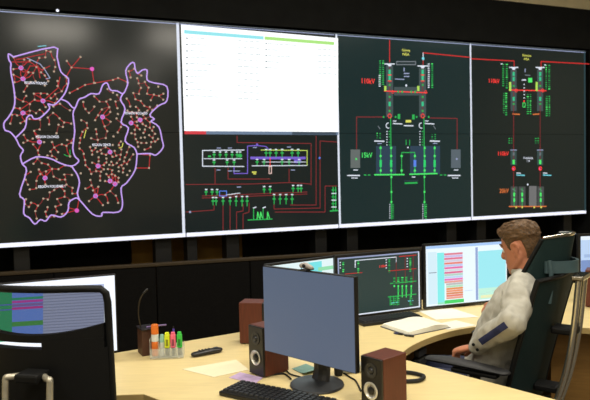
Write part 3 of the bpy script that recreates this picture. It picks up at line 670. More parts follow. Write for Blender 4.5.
# ------------------------------------------------------------------ loudspeakers
m_swood = mat('reddish_brown_veneer', (90, 40, 25), .5, var=.18, scale=14, stretch=(9, 9, 1))
m_sfront = mat('black_speaker_front', (22, 22, 24), .35, var=.1)
m_cone = mat('silver_cone', (215, 214, 208), .3, .5, var=.05)
m_rub = mat('dark_rubber', (16, 16, 16), .7, var=.1)
def speaker(label, loc, ang, h=.20, w=.095, d=.125):
    """front faces local -y"""
    t = thing('desktop_speaker', label, 'speaker', loc, ang, 'small wooden loudspeakers')
    ob('cabinet', box(BM(), (0, .004, .004+h/2), (w, d, h), .003), m_swood, t)
    ob('front_baffle', box(BM(), (0, -d/2, .004+h/2), (w-.001, .010, h-.002), .003), m_sfront, t)
    R = Matrix.Rotation(PI/2, 4, 'X')
    b = BM(); lathe(b, [(.029, 0), (.031, .004), (.026, .0055), (.023, .001), (.014, -.002), (.0, -.002)], 28, Matrix.Translation((0, -d/2-.005, .004+h*.36)) @ R); wo = ob('woofer', b, m_cone, t, True)
    ob('dust_cap', lathe(BM(), [(.015, -.003), (.0135, .003), (.008, .006), (0, .007)], 20, Matrix.Translation((0, -d/2-.005, .004+h*.36)) @ R), m_sfront, wo, True)
    b = BM(); lathe(b, [(.026, 0), (.026, .003), (.016, .003), (.013, .0), (0, .0)], 24, Matrix.Translation((0, -d/2-.005, .004+h*.75)) @ R); tw = ob('tweeter', b, m_cbox, t, True)
    ob('dome', lathe(BM(), [(.011, 0), (.008, .005), (0, .007)], 16, Matrix.Translation((0, -d/2-.005, .004+h*.75)) @ R), m_stand, tw, True)
    b = BM()
    for sx in (-1, 1):
        for sy in (-1, 1): ob('foot', lathe(BM(), [(.007, 0), (.007, .005), (0, .005)], 10, Matrix.Translation((sx*w*.36, sy*d*.36, 0))), m_rub, t)
    return t
sa = math.atan2(-.387, .348)
speaker('brown speaker on the near desk right of the blue-grey monitor', (.296, 2.135, DZ), sa, .178)
speaker('black-fronted brown speaker standing half behind the near monitor\'s left edge', (-.122, 2.525, DZ), sa)
speaker('brown speaker farther back, its plain side showing left of the near monitor', (-.212, 3.0, DZ), math.radians(78), .198, .10, .115)
sp = speaker('brown speaker at the far right beyond the chrome chair posts', (1.755, 3.62, DZ), math.radians(150), .215, .10, .12)

# intercom box with gooseneck microphone at the left
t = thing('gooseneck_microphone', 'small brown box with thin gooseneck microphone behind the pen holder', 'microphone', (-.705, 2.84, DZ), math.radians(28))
ob('cabinet', box(BM(), (0, 0, .06), (.056, .085, .12), .003), mat('shaded_brown_veneer', (74, 44, 30), .55), t)  # same wood as the speakers, its shade put into a darker colour
ob('top_plate', box(BM(), (0, -.005, .123), (.066, .095, .006), .002), m_sfront, t)
b = BM(); tube(b, [(-.02, 0, .12), (-.03, 0, .19), (-.022, 0, .25), (-.002, 0, .285)], .0032, 8, smooth=6); ob('gooseneck', b, mat('brown_metal_stem', (70, 64, 54), .35, .7), t, True)
b = BM(); limb(b, [(-.004, 0, .282), (.012, 0, .296)], [.005, .006], 10); ob('microphone_head', b, m_sfront, t, True)
b = BM(); tube(b, [(0, -.02, .127), (.05, -.03, .130), (.09, -.03, .128)], .004, 8, smooth=4); ob('handset_cord', b, mat('lavender_cord', (120, 100, 150), .5), t, True)

# ------------------------------------------------------------------ pen holder and its contents
m_clear = mat('clear_acrylic', (225, 235, 235), .08, var=.02, alpha=.25)
hx, hy, ha = -.592, 2.775, math.radians(5)
t = thing('pen_holder', 'clear acrylic pen holder with compartments on the desk', 'pen holder', (hx, hy, DZ), ha)
ob('base', box(BM(), (0, 0, .004), (.146, .07, .008), .002), m_clear, t)
hts = [.082, .06, .045, .045, .055]
for k in range(6):
    hh = (.085, .075, .05, .05, .05, .055)[k]
    ob('divider', box(BM(), ((-.073, -.036, -.012, .014, .041, .073)[k], 0, .008+hh/2), (.002, .07, hh), 0), m_clear, t)
ob('front_pane', box(BM(), (0, -.034, .008+.02), (.146, .002, .04), 0), m_clear, t); ob('rear_pane', box(BM(), (0, .034, .008+.025), (.146, .002, .05), 0), m_clear, t)
def inholder(k, y=0): 
    v = Vector(((-.0545, -.024, .001, .0275, .056)[k], y, 0)); c, s = math.cos(ha), math.sin(ha)
    return (hx+v.x*c-v.y*s, hy+v.x*s+v.y*c, DZ+.009)
t = thing('correction_fluid', 'orange and white bottle standing in the left of the pen holder', 'bottle', inholder(0, .005), 0)
m_or = mat('orange_plastic', (226, 118, 40), .4); m_wp = mat('white_plastic', (222, 226, 224), .4)
ob('bottle_body', lathe(BM(), [(0, 0), (.0155, 0), (.0158, .03), (.0158, .062), (.013, .068), (0, .068)], 20), m_or, t, True)
ob('bottle_label', lathe(BM(), [(.0158, .066), (.0162, .066), (.0162, .098), (.0158, .098)], 20), m_wp, t, True)
ob('cap', lathe(BM(), [(.0155, .098), (.0165, .099), (.0165, .138), (.015, .141), (0, .141)], 20), m_or, t, True)
t = thing('glue_stick', 'white glue stick with green cap beside the orange bottle', 'glue stick', inholder(1, .005), 0)
ob('glue_tube', lathe(BM(), [(0, 0), (.010, 0), (.010, .062), (0, .062)], 18), m_wp, t, True)
ob('cap', lathe(BM(), [(.0108, .060), (.0108, .078), (.008, .094), (0, .095)], 18), mat('pale_green_plastic', (150, 200, 190), .4), t, True)
def highlighter(label, k, c, y):
    t = thing('highlighter', label, 'highlighter', inholder(k, y), 0, 'highlighters in the pen holder')
    m = mat('plastic_%d_%d_%d' % c, c, .35, var=.05)
    bb = BM(); box(bb, (0, 0, .020), (.017, .013, .04), .003); ob('tip_section', bb, m_cbox, t)
    bb = BM(); box(bb, (0, 0, .066), (.0235, .0155, .062), .004); body = ob('barrel', bb, m, t)
    bb = BM(); box(bb, (0, 0, .101), (.018, .012, .012), .003); ob('end_plug', bb, m, t)
    bb = BM(); box(bb, (0, -.0076, .060), (.011, .001, .03)); ob('printed_patch', bb, mat('dull_%d_%d_%d' % c, tuple(int(x*.62) for x in c), .5), body)
highlighter('yellow highlighter standing in the pen holder', 2, (222, 235, 40), -.008)
highlighter('pink highlighter standing in the pen holder', 3, (242, 110, 140), -.008)
highlighter('green highlighter standing in the pen holder', 4, (60, 200, 75), -.008)
t = thing('ballpoint_pen', 'purple ballpoint pen behind the pink highlighter', 'pen', inholder(3, .018), 0)
ob('barrel', lathe(BM(), [(0, 0), (.002, .002), (.0045, .02), (.0045, .115), (0, .115)], 12), mat('purple_plastic', (96, 72, 190), .4), t, True)
ob('push_button', lathe(BM(), [(.0025, .114), (.0025, .126), (0, .127)], 10), m_sfront, t, True)

# ------------------------------------------------------------------ small things on the desk
def keyboard(label, loc, ang, w=.44, d=.14, nx=18, ny=6, name='keyboard', tilt=0):
    t = thing(name, label, 'keyboard', loc, ang)
    ob('keyboard_tray', box(BM(), (0, 0, .009), (w, d, .018), .005), m_mon, t)
    kw, kd = (w-.02)/nx, (d-.02)/ny; first = None
    for i in range(nx):
        for j in range(ny):
            if first is None:
                bb = BM(); box(bb, (0, 0, .004), (kw*.86, kd*.86, .008), 0)
                for v in bb.verts:
                    if v.co.z > .004: v.co.x *= .8; v.co.y *= .8
                k = ob('key', bb, mat('charcoal_keycap', (40, 42, 46), .45), t); first = k
            else: k = first.copy(); COL.objects.link(k)
            k.location = (-w/2+.01+kw*(i+.5), -d/2+.01+kd*(j+.5), .017)
    return t
def onz(px, py, z=DZ):
    v = ray(px, py); return CAM+v*((z-CAM.z)/v.z)
kang = math.radians(-32.4)
keyboard('black keyboard on the near desk in front of the blue-grey monitor', (-.076, 2.205, DZ), kang)
t = thing('laptop_dock', 'flat black keyboard tray under the diagram monitor', 'keyboard', (.60, 3.46, DZ), bang)
bpy.data.objects.remove(t)
keyboard('slim black keyboard lying under the diagram monitor', (.495, 3.372, DZ), bang-.03, .37, .125)
def sheet(name, label, cat, px, m, z=DZ, th=.0012, curl=0):
    pts = [onz(*p, z) for p in px]; c = sum(pts, Vector())/len(pts); c.z = z
    bb = BM(); nn = 9
    a, b_, c_, d_ = [p-c for p in pts]
    def fn(u_, v_):
        p = (a*(1-u_)+b_*u_)*(1-v_)+(d_*(1-u_)+c_*u_)*v_
        p.z = th/2+.0006+curl*(max(0, u_-.45)**2*2+.15*math.sin(v_*6)*u_*.3); return p, Vector((0, 0, 1))
    slab(bb, nn, nn, fn, th)
    t = ob(name, bb, m); t.location = c; tag(t, label, cat); return t
m_paper = mat('white_paper', (236, 234, 222), .8, var=.02, scale=60); m_paper2 = mat('cream_paper', (238, 229, 196), .8, var=.02)
sheet('paper_sheet', 'cream sheet of paper lying left of the half-hidden speaker', 'paper', [(182, 369.5), (214, 377.5), (249, 370), (236, 360)], m_paper2)
sheet('paper_slip', 'small lavender paper slip just behind the near keyboard', 'paper', [(229, 378), (255, 384), (263, 378), (240, 372.5)], mat('lavender_paper', (205, 180, 222), .7))
sheet('paper_sheet', 'white paper sheet lying under the table monitor, nearest its left edge', 'paper', [(418, 311), (436, 320), (479, 317), (452, 308.5)], m_paper)
sheet('paper_sheet', 'white paper sheet lying right of the open notebook', 'paper', [(432, 325), (448, 330), (476, 325.5), (456, 320.5)], m_paper)
# open notebook with a thick pile of leaves
pts = [onz(*p) for p in ((381, 327), (409, 336.5), (450, 328), (424, 319.5))]; c = sum(pts, Vector())/4
t = thing('open_notebook', 'thick open white notebook with curled pages in front of the slim keyboard', 'notebook', c)
q = [p-c for p in pts]
def bil(u_, v_, k=1.0): 
    p = (q[0]*(1-u_)+q[1]*u_)*(1-v_)+(q[3]*(1-u_)+q[2]*u_)*v_; return p*k
def fn(u_, v_): p = bil(u_, v_, 1.02); p.z = .002; return p, Vector((0, 0, 1))
ob('cover', slab(BM(), 4, 4, fn, .003), mat('dark_blue_cover', (70, 74, 84), .5), t)
for lev in range(5):
    def fn(u_, v_, lev=lev):
        p = bil(u_, v_, .985-.012*lev); s = abs(v_-.45)/.55
        p.z = .0055+lev*.0042*(1-.55*s**2)+.006*math.sin(min(1, max(0, (v_-.45)/.55))*PI)*(1 if v_ > .45 else 0)*lev/4; return p, Vector((0, 0, 1))
    ob('page', slab(BM(), 8, 12, fn, .0034), m_paper, t, True)
def pen(label, a, b_, m, r=.0055):
    a = onz(*a)+Vector((0, 0, r)); b_ = onz(*b_)+Vector((0, 0, r)); t = thing('pen', label, 'pen', a)
    d_ = b_-a; L = d_.length; rot = d_.to_track_quat('Z', 'Y').to_matrix().to_4x4()
    ob('barrel', lathe(BM(), [(0, 0), (.003, .001), (r, .012), (r, L*.55), (0, L*.55)], 12, rot), m, t, True)
    ob('cap', lathe(BM(), [(r*1.12, L*.52), (r*1.12, L*.97), (r*.8, L), (0, L)], 12, rot), m_sfront, t, True)
pen('dark blue pen lying at the left front of the open notebook', (393.5, 334), (403, 335.3), mat('navy_plastic', (40, 46, 90), .4))
pen('black pen lying at the right front of the open notebook', (404, 336.2), (414, 337.3), m_sfront)
# remote handset lying on the desk
p = onz(207, 354.5)
t = thing('telephone_handset', 'slim black handset lying on the desk right of the pen holder', 'telephone', p, math.radians(33))
bb = BM(); limb(bb, [(-.06, 0, .012), (-.02, 0, .013), (.03, 0, .014), (.06, 0, .013)], [.018, .02, .021, .018], 16, flat=.55, up=(0, 1, 0)); ob('handset_body', bb, m_sfront, t, True)
for i in range(4):
    for j in range(3): ob('key', box(BM(), (-.035+.016*i, -.009+.009*j, .0245), (.009, .006, .003), .001), m_cbox, t)
bb = BM(); box(bb, (.045, 0, .0245), (.022, .02, .002), .0005); ob('display_window', bb, m_stand, t)
# webcam lying on top of far monitor seen over the near one
t = thing('webcam', 'small pale webcam with dark lens perched on the top edge of the near monitor', 'webcam', (.035, 2.262, 1.1995), math.radians(-43.5))
bb = BM(); box(bb, (0, .004, .003), (.03, .05, .006), .002); ob('clip', bb, m_stand, t)
bb = BM(); limb(bb, [(-.022, 0, .016), (0, 0, .018), (.028, 0, .012)], [.009, .011, .007], 14); ob('camera_body', bb, mat('warm_grey_plastic', (170, 165, 160), .5), t, True)
bb = BM(); lathe(bb, [(.006, 0), (.007, .005), (.005, .006), (0, .004)], 16, Matrix.Translation((0, -.009, .018)) @ Matrix.Rotation(PI/2, 4, 'X')); ob('lens', bb, m_sfront, t, True)
# cables and adapters behind the near monitor
def cable(label, pts, r, m, name='cable'):
    P = [Vector(p) for p in pts]; o = P[0].copy(); o.z = DZ
    bb = BM(); tube(bb, [p-o for p in P], r, 8, smooth=6); t = ob(name, bb, m, None, True); t.location = o; tag(t, label, 'cable'); return t
def dz(px, py, h=.004): p = onz(px, py); p.z = DZ+h; return p
cable('thick black cable looping out right of the near speaker', [dz(392, 374, .009), dz(408, 374.5, .009), dz(419, 376.5, .009), dz(424, 379, .009), dz(419, 382.5, .009), dz(408, 383.5, .009), dz(395, 383, .009)], .008, m_rub)
cable('thin black cable trailing from the left near speaker to the monitor base', [dz(270, 376), dz(283, 374.5), dz(288, 377), dz(291, 380)], .0035, m_rub)
cable('thin black cable curving over the desk under the near monitor', [dz(284, 366), dz(289, 374), dz(299, 377.5), dz(309, 380)], .003, m_rub)
cable('thin dark cable hanging beside the right near speaker', [dz(341, 372), dz(350, 378), dz(356, 382), dz(361, 392)], .003, m_rub)
t = thing('power_adapter', 'pale grey power adapter with black plugs between monitor and right near speaker', 'adapter', dz(352, 372, 0), math.radians(10))
ob('adapter_body', box(BM(), (0, 0, .02), (.09, .045, .035), .008), mat('pale_grey_plastic', (176, 178, 168), .5), t)
bb = BM(); box(bb, (-.04, -.02, .05), (.035, .03, .03), .006); box(bb, (-.065, -.03, .025), (.03, .03, .05), .006); ob('plug', bb, m_rub, t)
t = thing('paper_cup', 'teal and cream crumpled wrapper behind the near monitor\'s foot', 'wrapper', dz(303, 371, 0), .4)
bpy.data.objects.remove(t)
sheet('paper_sheet', 'teal edged leaflet lying behind the near monitor', 'paper', [(292, 369), (306, 376), (322, 371), (306, 364)], mat('teal_leaflet', (120, 160, 150), .6), curl=.02)

# ------------------------------------------------------------------ office chairs
m_mesh = mat('dark_green_mesh_fabric', (23, 45, 46), .75, var=.3, scale=400, spec=.3)
m_blk = mat('black_chair_plastic', (11, 12, 13), .55, var=.1, spec=.3)
m_pad = mat('dark_grey_arm_pad', (46, 47, 50), .55, var=.08)
m_brk = mat('blue_grey_plastic', (66, 88, 94), .45, var=.08)
def chair_base(t, x0=.12):
    b = BM(); lathe(b, [(0, .09), (.055, .09), (.055, .12), (.028, .13), (.028, .24), (.018, .245), (.018, .42), (0, .42)], 20, Matrix.Translation((x0, 0, 0))); ob('gas_column', b, m_blk, t, True)
    for k in range(5):
        a = 2*PI*k/5+.3; c, s = math.cos(a), math.sin(a)
        b = BM(); tube(b, [(x0+c*.03, s*.03, .105), (x0+c*.16, s*.16, .10), (x0+c*.31, s*.31, .075)], [.026, .022, .016], 10, flat=.8, smooth=3); lg = ob('leg', b, m_chrome, t, True)
        b = BM()
        for q in (-1, 1): lathe(b, [(0, -.009), (.026, -.009), (.028, -.004), (.028, .004), (.026, .009), (0, .009)], 16, Matrix.Translation((x0+c*.31-s*.014*q, s*.31+c*.014*q, .028)) @ Matrix.Rotation(a, 4, 'Z') @ Matrix.Rotation(PI/2, 4, 'X'))
        ob('caster', b, m_rub, lg, True)
def seat_cushion(t, x0, x1, w, z):
    b = BM()
    def top(u, v):
        x = x0+(x1-x0)*u; y = (v-.5)*w; e = max(abs(2*u-1), abs(2*v-1))
        return (x, y, z-.035*max(0, u-.8)/.2*max(0, u-.8)/.2-.02*max(0, e-.85)/.15), Vector((0, 0, 1))
    slab(b, 14, 14, top, .07); ob('seat', b, m_mesh, t, True)
    ob('seat_pan', box(BM(), ((x0+x1)/2-.02, 0, z-.055), (x1-x0-.1, w-.1, .03), .01), m_blk, t)
PO = Vector((1.03, 2.73, 0)); PANG = math.radians(142.3)
t = thing('office_chair', 'high-backed dark green mesh office chair with headrest and chrome spine, occupied by the man', 'chair', PO, PANG, 'office chairs'); ch1 = t
seat_cushion(t, .02, .50, .50, .435); chair_base(t, .24)
def backc(h): return (.012+.0-.0)-(.0)+(-.012-.15*h**1.15)   # x of the back surface at relative height h
def backpt(u, v):
    h = u; z = .50+.60*h; hw = .250-.02*abs(h-.45); y = (v-.5)*2*hw
    return Vector((backc(h)+.045*(2*v-1)**2*(1 if v > .5 else .35), y, z))
b = BM(); slab(b, 16, 16, lambda u, v: (backpt(u, v), Vector((1, 0, .2))), .012); ob('backrest', b, m_mesh, t, True)
b = BM(); fr = [backpt(u/10, 0) for u in range(11)]+[backpt(1, v/8) for v in range(1, 9)]+[backpt(1-u/10, 1) for u in range(1, 11)]+[backpt(0, 1-v/8) for v in range(1, 9)]
tube(b, fr, .012, 10, flat=.8, caps=False); ob('back_frame', b, m_blk, t, True)
def headpt(u, v):
    w = 2*v-1; x = -.150-.03*u+.158*w*w*(1-.45*u); return Vector((x, w*(.155-.02*u), 1.105+.165*u-.012*w*w*u-.045*w*w*(1-u)))
b = BM(); slab(b, 12, 18, lambda u, v: (headpt(u, v), Vector((1, 0, .15))), .016); hr = ob('headrest', b, m_mesh, t, True)
b = BM(); tube(b, [headpt(1, v/12)+Vector((-.004, 0, .006)) for v in range(13)], .0075, 10); ob('rim', b, m_chrome, hr, True)
b = BM(); tube(b, [headpt(0, v/12)+Vector((0, 0, -.004)) for v in range(13)], .009, 10); tube(b, [headpt(u/8, 0) for u in range(9)], .009, 10); tube(b, [headpt(u/8, 1) for u in range(9)], .009, 10); ob('edge_frame', b, m_blk, hr, True)
# bracket joining headrest to spine
def brk(u, v):
    w = 2*u-1; return Vector((-.20+.10*w*w, w*.115, 1.115+.05*v)), Vector((1, -w*.8, 0))
b = BM(); slab(b, 16, 4, brk, .010); ob('headrest_bracket', b, m_brk, t, True)
for y in (.112, -.112):
    b = BM(); tube(b, [(-.115, y, .99), (-.125, y, 1.08), (-.118, y, 1.17)], .009, 8, smooth=3); ob('bracket_rod', b, m_brk, t, True)
for y in (.052, -.052):
    b = BM(); tube(b, [(.02, y*.9, .385), (-.085, y, .47), (-.125, y, .56), (-.165, y, .70), (-.195, y, .876), (-.216, y, 1.085)], [.0125]*6, 14, smooth=6, flat=1.0); ob('spine_tube', b, mat('polished_aluminium', (222, 216, 198), .27, .9, var=.03), t, True)
ob('spine_cap', box(BM(), (-.213, 0, 1.095), (.05, .135, .022), .006), m_chrome, t)
for q in ((-.15, 0, .86), (-.075, 0, .60)): ob('spine_link', box(BM(), q, (.10, .09, .03), .008), m_blk, t)
for sy in (1, -1):
    y = .288*sy
    b = BM()
    limb(b, [(.02, y, .722), (.14, y, .728), (.26, y-.01*sy, .728), (.345, y-.02*sy, .722)], [.030, .036, .038, .030], 16, flat=.42, up=(0, 1, 0)); ob('arm_pad', b, m_pad, t, True)
    b = BM(); tube(b, [(.17, y*.8, .39), (.16, y, .43), (.14, y, .55), (.14, y, .705)], [.022, .022, .02, .024], 12, smooth=4, flat=.6, up=(1, 0, 0)); ob('arm_post', b, m_blk, t, True)
    b = BM(); box(b, (.14, y, .70), (.20, .045, .018), .006); ob('arm_bracket', b, m_blk, t)

# near-left chair seen from behind
m_net = mat('see_through_black_net', (16, 17, 20), .8, var=.2, scale=300, alpha=.38)
LO = Vector((-.868, 2.02, 0)); LANG = math.radians(77)
t = thing('office_chair', 'black office chair seen from behind, its net back in front of the left monitor', 'chair', LO, LANG, 'office chairs'); ch2 = t
seat_cushion(t, .04, .50, .48, .44); chair_base(t, .26)
HW = .262
def lb(y, z): return Vector((-.02+.06*(y/HW)**2-.025*(z-.5)/.7, y, z))
b = BM(); slab(b, 10, 14, lambda u, v: (lb((2*v-1)*(HW-.01), 1.035+.16*u), Vector((1, 0, 0))), .004); ob('back_net', b, m_net, t)
def edge_z(w): return 1.055+.035*w*w
b = BM(); slab(b, 6, 18, lambda u, v: (lb((2*v-1)*(HW-.01), 1.032+(edge_z(2*v-1)-1.032)*u), Vector((1, 0, 0))), .026); ob('lumbar_band', b, m_blk, t, True)
b = BM(); slab(b, 10, 14, lambda u, v: (lb((2*v-1)*(HW-.004*0-.0), .50+.512*u), Vector((1, 0, 0))), .03); ob('back_shell', b, m_blk, t, True)
b = BM(); pts = [lb(HW, .50+.655*k/10) for k in range(11)]+[lb(HW-.004, 1.185), lb(HW-.018, 1.20)]+[lb(HW-.028-(2*HW-.056)*k/10, 1.203) for k in range(1, 10)]+[lb(-HW+.018, 1.20), lb(-HW+.004, 1.185)]+[lb(-HW, 1.155-.655*k/10) for k in range(11)]
tube(b, pts, .012, 10, up=(1, 0, 0)); ob('back_frame', b, m_blk, t, True)
b = BM(); slab(b, 3, 8, lambda u, v: (lb(-HW+.01+.19*v, 1.0+.045*u), Vector((1, 0, 0))), .03); ob('lumbar_wing', b, m_blk, t, True)
SY = -.062
for y in (.078, -.078):
    b = BM(); tube(b, [(q[0], q[1]+SY, q[2]) for q in [(.05, y*.8, .39), (-.10, y, .45), (-.15, y, .60), (-.135, y, .80), (-.125, y, .925), (-.124, y, .937), (-.123, y*.97, .9425), (-.122, y*.93, .943), (-.115, y*.75, .943), (-.10, y*.55, .943)]], .010, 10, smooth=3); ob('spine_tube', b, mat('satin_metal', (196, 190, 172), .38, .6), t, True)
b = BM(); box(b, (-.10, SY, .942), (.07, .085, .03), .008); ob('spine_block', b, m_blk, t)
for sy in (1, -1):
    b = BM(); limb(b, [(.10, .27*sy, .66), (.32, .27*sy, .665)], [.036, .03], 14, flat=.4, up=(0, 1, 0)); ob('arm_pad', b, m_pad, t, True)
    b = BM(); tube(b, [(.2, .21*sy, .40), (.2, .26*sy, .44), (.2, .27*sy, .65)], .02, 10, smooth=4); ob('arm_post', b, m_blk, t, True)

# ------------------------------------------------------------------ the seated man
man = thing('person', 'man with short brown hair, pale grey shirt with navy sleeve stripe, seated facing his screens', 'person', PO, PANG)
m_skin = mat('skin', (188, 124, 94), .5, var=.06, scale=25, spec=.35)
m_shirt = mat('pale_grey_shirt', (182, 180, 170), .85, var=.07, scale=40, spec=.2)
m_navy = mat('navy_stripe', (38, 48, 96), .7, var=.1)
m_trs = mat('dark_blue_trousers', (38, 44, 70), .85, var=.1, scale=60)
m_hair = mat('light_brown_hair', (88, 64, 38), .65, var=.6, scale=60, stretch=(1, 3, 3))
m_shoe = mat('black_leather', (24, 22, 22), .4)
def wl2(x, y, z):
    v = Vector((x, y, z))-PO; c, s = math.cos(-PANG), math.sin(-PANG); return Vector((v.x*c-v.y*s, v.x*s+v.y*c, v.z))
V = Vector
NECK = V((-.005, 0, 1.09)); HEADC = V((.037, .0, 1.205))
SHL, SHR = V((-.01, .165, 1.045)), V((.0, -.165, 1.045))
ELL = wl2(.868, 2.47, .945); WRL = wl2(.772, 2.672, .785)
ELR = V((.02, -.29, .80)); WRR = V((.17, -.20, .865))
HROT = Matrix.Rotation(math.radians(-10), 3, 'Z') @ Matrix.Rotation(math.radians(13), 3, 'Y') @ Matrix.Rotation(0, 3, 'Z')
def hx_(p): return HEADC + HROT @ (V(p)*.885)
LEV = [(-.126, .060, .018, .020), (-.114, .080, .0, .036), (-.095, .088, -.030, .050), (-.065, .086, -.066, .060), (-.035, .085, -.085, .066), (-.005, .083, -.094, .070), (.025, .088, -.099, .073), (.055, .085, -.100, .0745), (.08, .068, -.088, .067), (.098, .044, -.066, .053), (.110, .018, -.035, .030), (.1135, -.006, -.014, .006)]
def lev(z):
    if z <= LEV[0][0]: return LEV[0][1:]
    for a, c in zip(LEV, LEV[1:]):
        if z <= c[0]:
            t_ = (z-a[0])/(c[0]-a[0]); return tuple(a[i]+(c[i]-a[i])*t_ for i in (1, 2, 3))
    return LEV[-1][1:]
def headsurf(th, z, off=0):
    f, b_, w = lev(z); cx = (f+b_)/2; rx = (f-b_)/2
    c, s = math.cos(th), math.sin(th); e = .88
    k = (lambda q: math.copysign(abs(q)**e, q))
    return V((cx+(rx+off)*k(c), (w+off)*k(s), z+(off*max(0, (z-.06)/.05) if z > .06 else 0)))
def head_bm(bm):
    n = 40; zs = [LEV[0][0]+(LEV[-1][0]-LEV[0][0])*(.5-.5*math.cos(PI*k/36)) for k in range(37)]
    rings = [[bm.verts.new(hx_(headsurf(2*PI*k/n, z))) for k in range(n)] for z in zs]
    for a, c in zip(rings, rings[1:]):
        for k in range(n): bm.faces.new((a[k], a[(k+1) % n], c[(k+1) % n], c[k]))
    bm.faces.new(list(reversed(rings[0]))); bm.faces.new(rings[-1])
    limb(bm, [hx_((.084, 0, .018)), hx_((.094, 0, -.008)), hx_((.103, 0, -.032)), hx_((.092, 0, -.040))], [.007, .009, .0125, .010], 12)     # nose
    for q in (-1, 1): limb(bm, [hx_((.094, .008*q, -.036)), hx_((.088, .014*q, -.038))], [.008, .006], 10)
    limb(bm, [hx_((.074, -.040, .020)), hx_((.087, -.018, .024)), hx_((.088, 0, .020)), hx_((.087, .018, .024)), hx_((.074, .040, .020))], [.008, .010, .009, .010, .008], 10)  # brow
    limb(bm, [hx_((.076, -.024, -.067)), hx_((.087, 0, -.063)), hx_((.076, .024, -.067))], [.005, .0085, .005], 10)
    limb(bm, [hx_((.076, -.020, -.076)), hx_((.085, 0, -.075)), hx_((.076, .020, -.076))], [.005, .0085, .005], 10)
    limb(bm, [hx_((.062, -.02, -.115)), hx_((.076, 0, -.113)), hx_((.062, .02, -.115))], [.012, .014, .012], 10)
    for q in (-1, 1):                                                  # ears, jaw
        limb(bm, [hx_((.045, .038*q, -.100)), hx_((-.012, .060*q, -.062)), hx_((-.02, .064*q, -.03))], [.014, .014, .012], 10)
        limb(bm, [hx_((.004, .072*q, -.012)), hx_((.006, .080*q, .010)), hx_((-.008, .085*q, .026)), hx_((-.025, .086*q, .018)), hx_((-.028, .083*q, -.005)), hx_((-.014, .076*q, -.032)), hx_((-.002, .072*q, -.036))], [.005, .0055, .006, .006, .0058, .006, .006], 8)
        limb(bm, [hx_((-.010, .073*q, .012)), hx_((-.010, .072*q, -.022))], [.012, .010], 10, flat=.6)
def hand(bm, wr, fwd, palm, side, curl, s=1.0):
    """wr wrist; fwd direction of the palm; palm normal (the way the palm faces); side +1 thumb along fwd x palm"""
    f = V(fwd).normalized(); p = V(palm); p = (p-f*p.dot(f)).normalized(); sd = f.cross(p).normalized()*side
    limb(bm, [wr-f*.03, wr, wr+f*.03, wr+f*.06, wr+f*.085], [.027, .026, .033, .038, .036], 14, flat=.45, up=sd)
    for k, (o_, L, r) in enumerate(((.027, .075, .0088), (.009, .084, .0090), (-.009, .078, .0086), (-.026, .060, .0078))):
        a0 = wr+f*.088+sd*o_; d0 = (f+sd*o_*3).normalized(); pts = [a0-d0*.02, a0]; ang = 0; q = a0
        for j, fr in enumerate((.45, .30, .25)):
            ang += curl*(1, 1.15, .8)[j]*(1+.10*k); dd = d0*math.cos(ang)+p*math.sin(ang); q = q+dd*L*fr; pts.append(q)
        limb(bm, pts, [r*1.1, r*1.05, r, r*.92, r*.8], 10)
    a0 = wr+f*.025+sd*.026
    limb(bm, [a0-sd*.012, a0+sd*.014+f*.02+p*.008, a0+sd*.022+f*.045+p*.02, a0+sd*.016+f*.066+p*.03], [.013, .0115, .0105, .009], 10)
fL = (wl2(.722, 2.725, .757)-WRL)
fR = V((.10, .10, .05))
bm = BM(); head_bm(bm)
limb(bm, [V((-.02, 0, 1.03)), V((-.005, 0, 1.10)), V((.018, 0, 1.17)), V((.025, 0, 1.20))], [.066, .060, .056, .056], 18)
limb(bm, [V((.18, 0, .56)), V((.15, 0, .70)), V((.095, 0, .83)), V((.038, 0, .96)), V((.004, 0, 1.03))], [.110, .106, .106, .10, .070], 20, flat=1.32, up=(1, 0, 0))
for sh, el, wr in ((SHL, ELL, WRL), (SHR, ELR, WRR)):
    limb(bm, [V((-.01, sh.y*.45, 1.03)), sh, (sh+el)/2, el], [.06, .058, .048, .041], 14); limb(bm, [el, el*.55+wr*.45, wr], [.041, .037, .027], 14)
hand(bm, WRL, fL, (0, .0, -1), -1, .55); hand(bm, WRR, fR, (-.2, .6, -.7), 1, .5)
for q in (1, -1):
    limb(bm, [V((.16, .09*q, .55)), V((.38, .12*q, .545)), V((.58, .14*q, .53))], [.085, .075, .058], 14); limb(bm, [V((.58, .14*q, .53)), V((.57, .14*q, .33)), V((.53, .14*q, .09))], [.058, .055, .036], 14)
    limb(bm, [V((.50, .14*q, .07)), V((.60, .145*q, .045)), V((.71, .15*q, .035))], [.036, .036, .028], 12, flat=1.1, up=(0, 0, 1))
me = voxel(bm, .0042, 3); body = obm('body', me, m_skin, man, True)
# shirt
def wrinkle(me, amp, freq, keep=None):
    me.update(); ns = [v.normal.copy() for v in me.vertices]
    for v, n_ in zip(me.vertices, ns):
        p = v.co
        a = noise.noise(p*freq)+.6*noise.noise(V((p.x*freq*2.3, p.y*freq*2.3, p.z*freq*1.1))+V((7, 3, 1)))
        v.co = p+n_*amp*a
bm = BM()
limb(bm, [V((.175, 0, .575)), V((.15, 0, .68)), V((.095, 0, .83)), V((.038, 0, .96)), V((.004, 0, 1.045))], [.128, .126, .126, .118, .080], 22, flat=1.36, up=(1, 0, 0))
limb(bm, [V((-.012, 0, 1.04)), V((-.004, 0, 1.085))], [.080, .068], 16)
for sh, el, wr in ((SHL, ELL, WRL), (SHR, ELR, WRR)):
    limb(bm, [V((-.012, sh.y*.35, 1.045)), sh+V((0, 0, .002)), (sh+el)/2+V((0, 0, -.006)), el], [.066, .070, .063, .055], 16)
    d = (wr-el); limb(bm, [el, el+d*.4, el+d*.80], [.055, .052, .044], 16); limb(bm, [el+d*.74, el+d*.93], [.041, .039], 16)
me = voxel(bm, .007, 2); wrinkle(me, .009, 13); wrinkle(me, .004, 30)
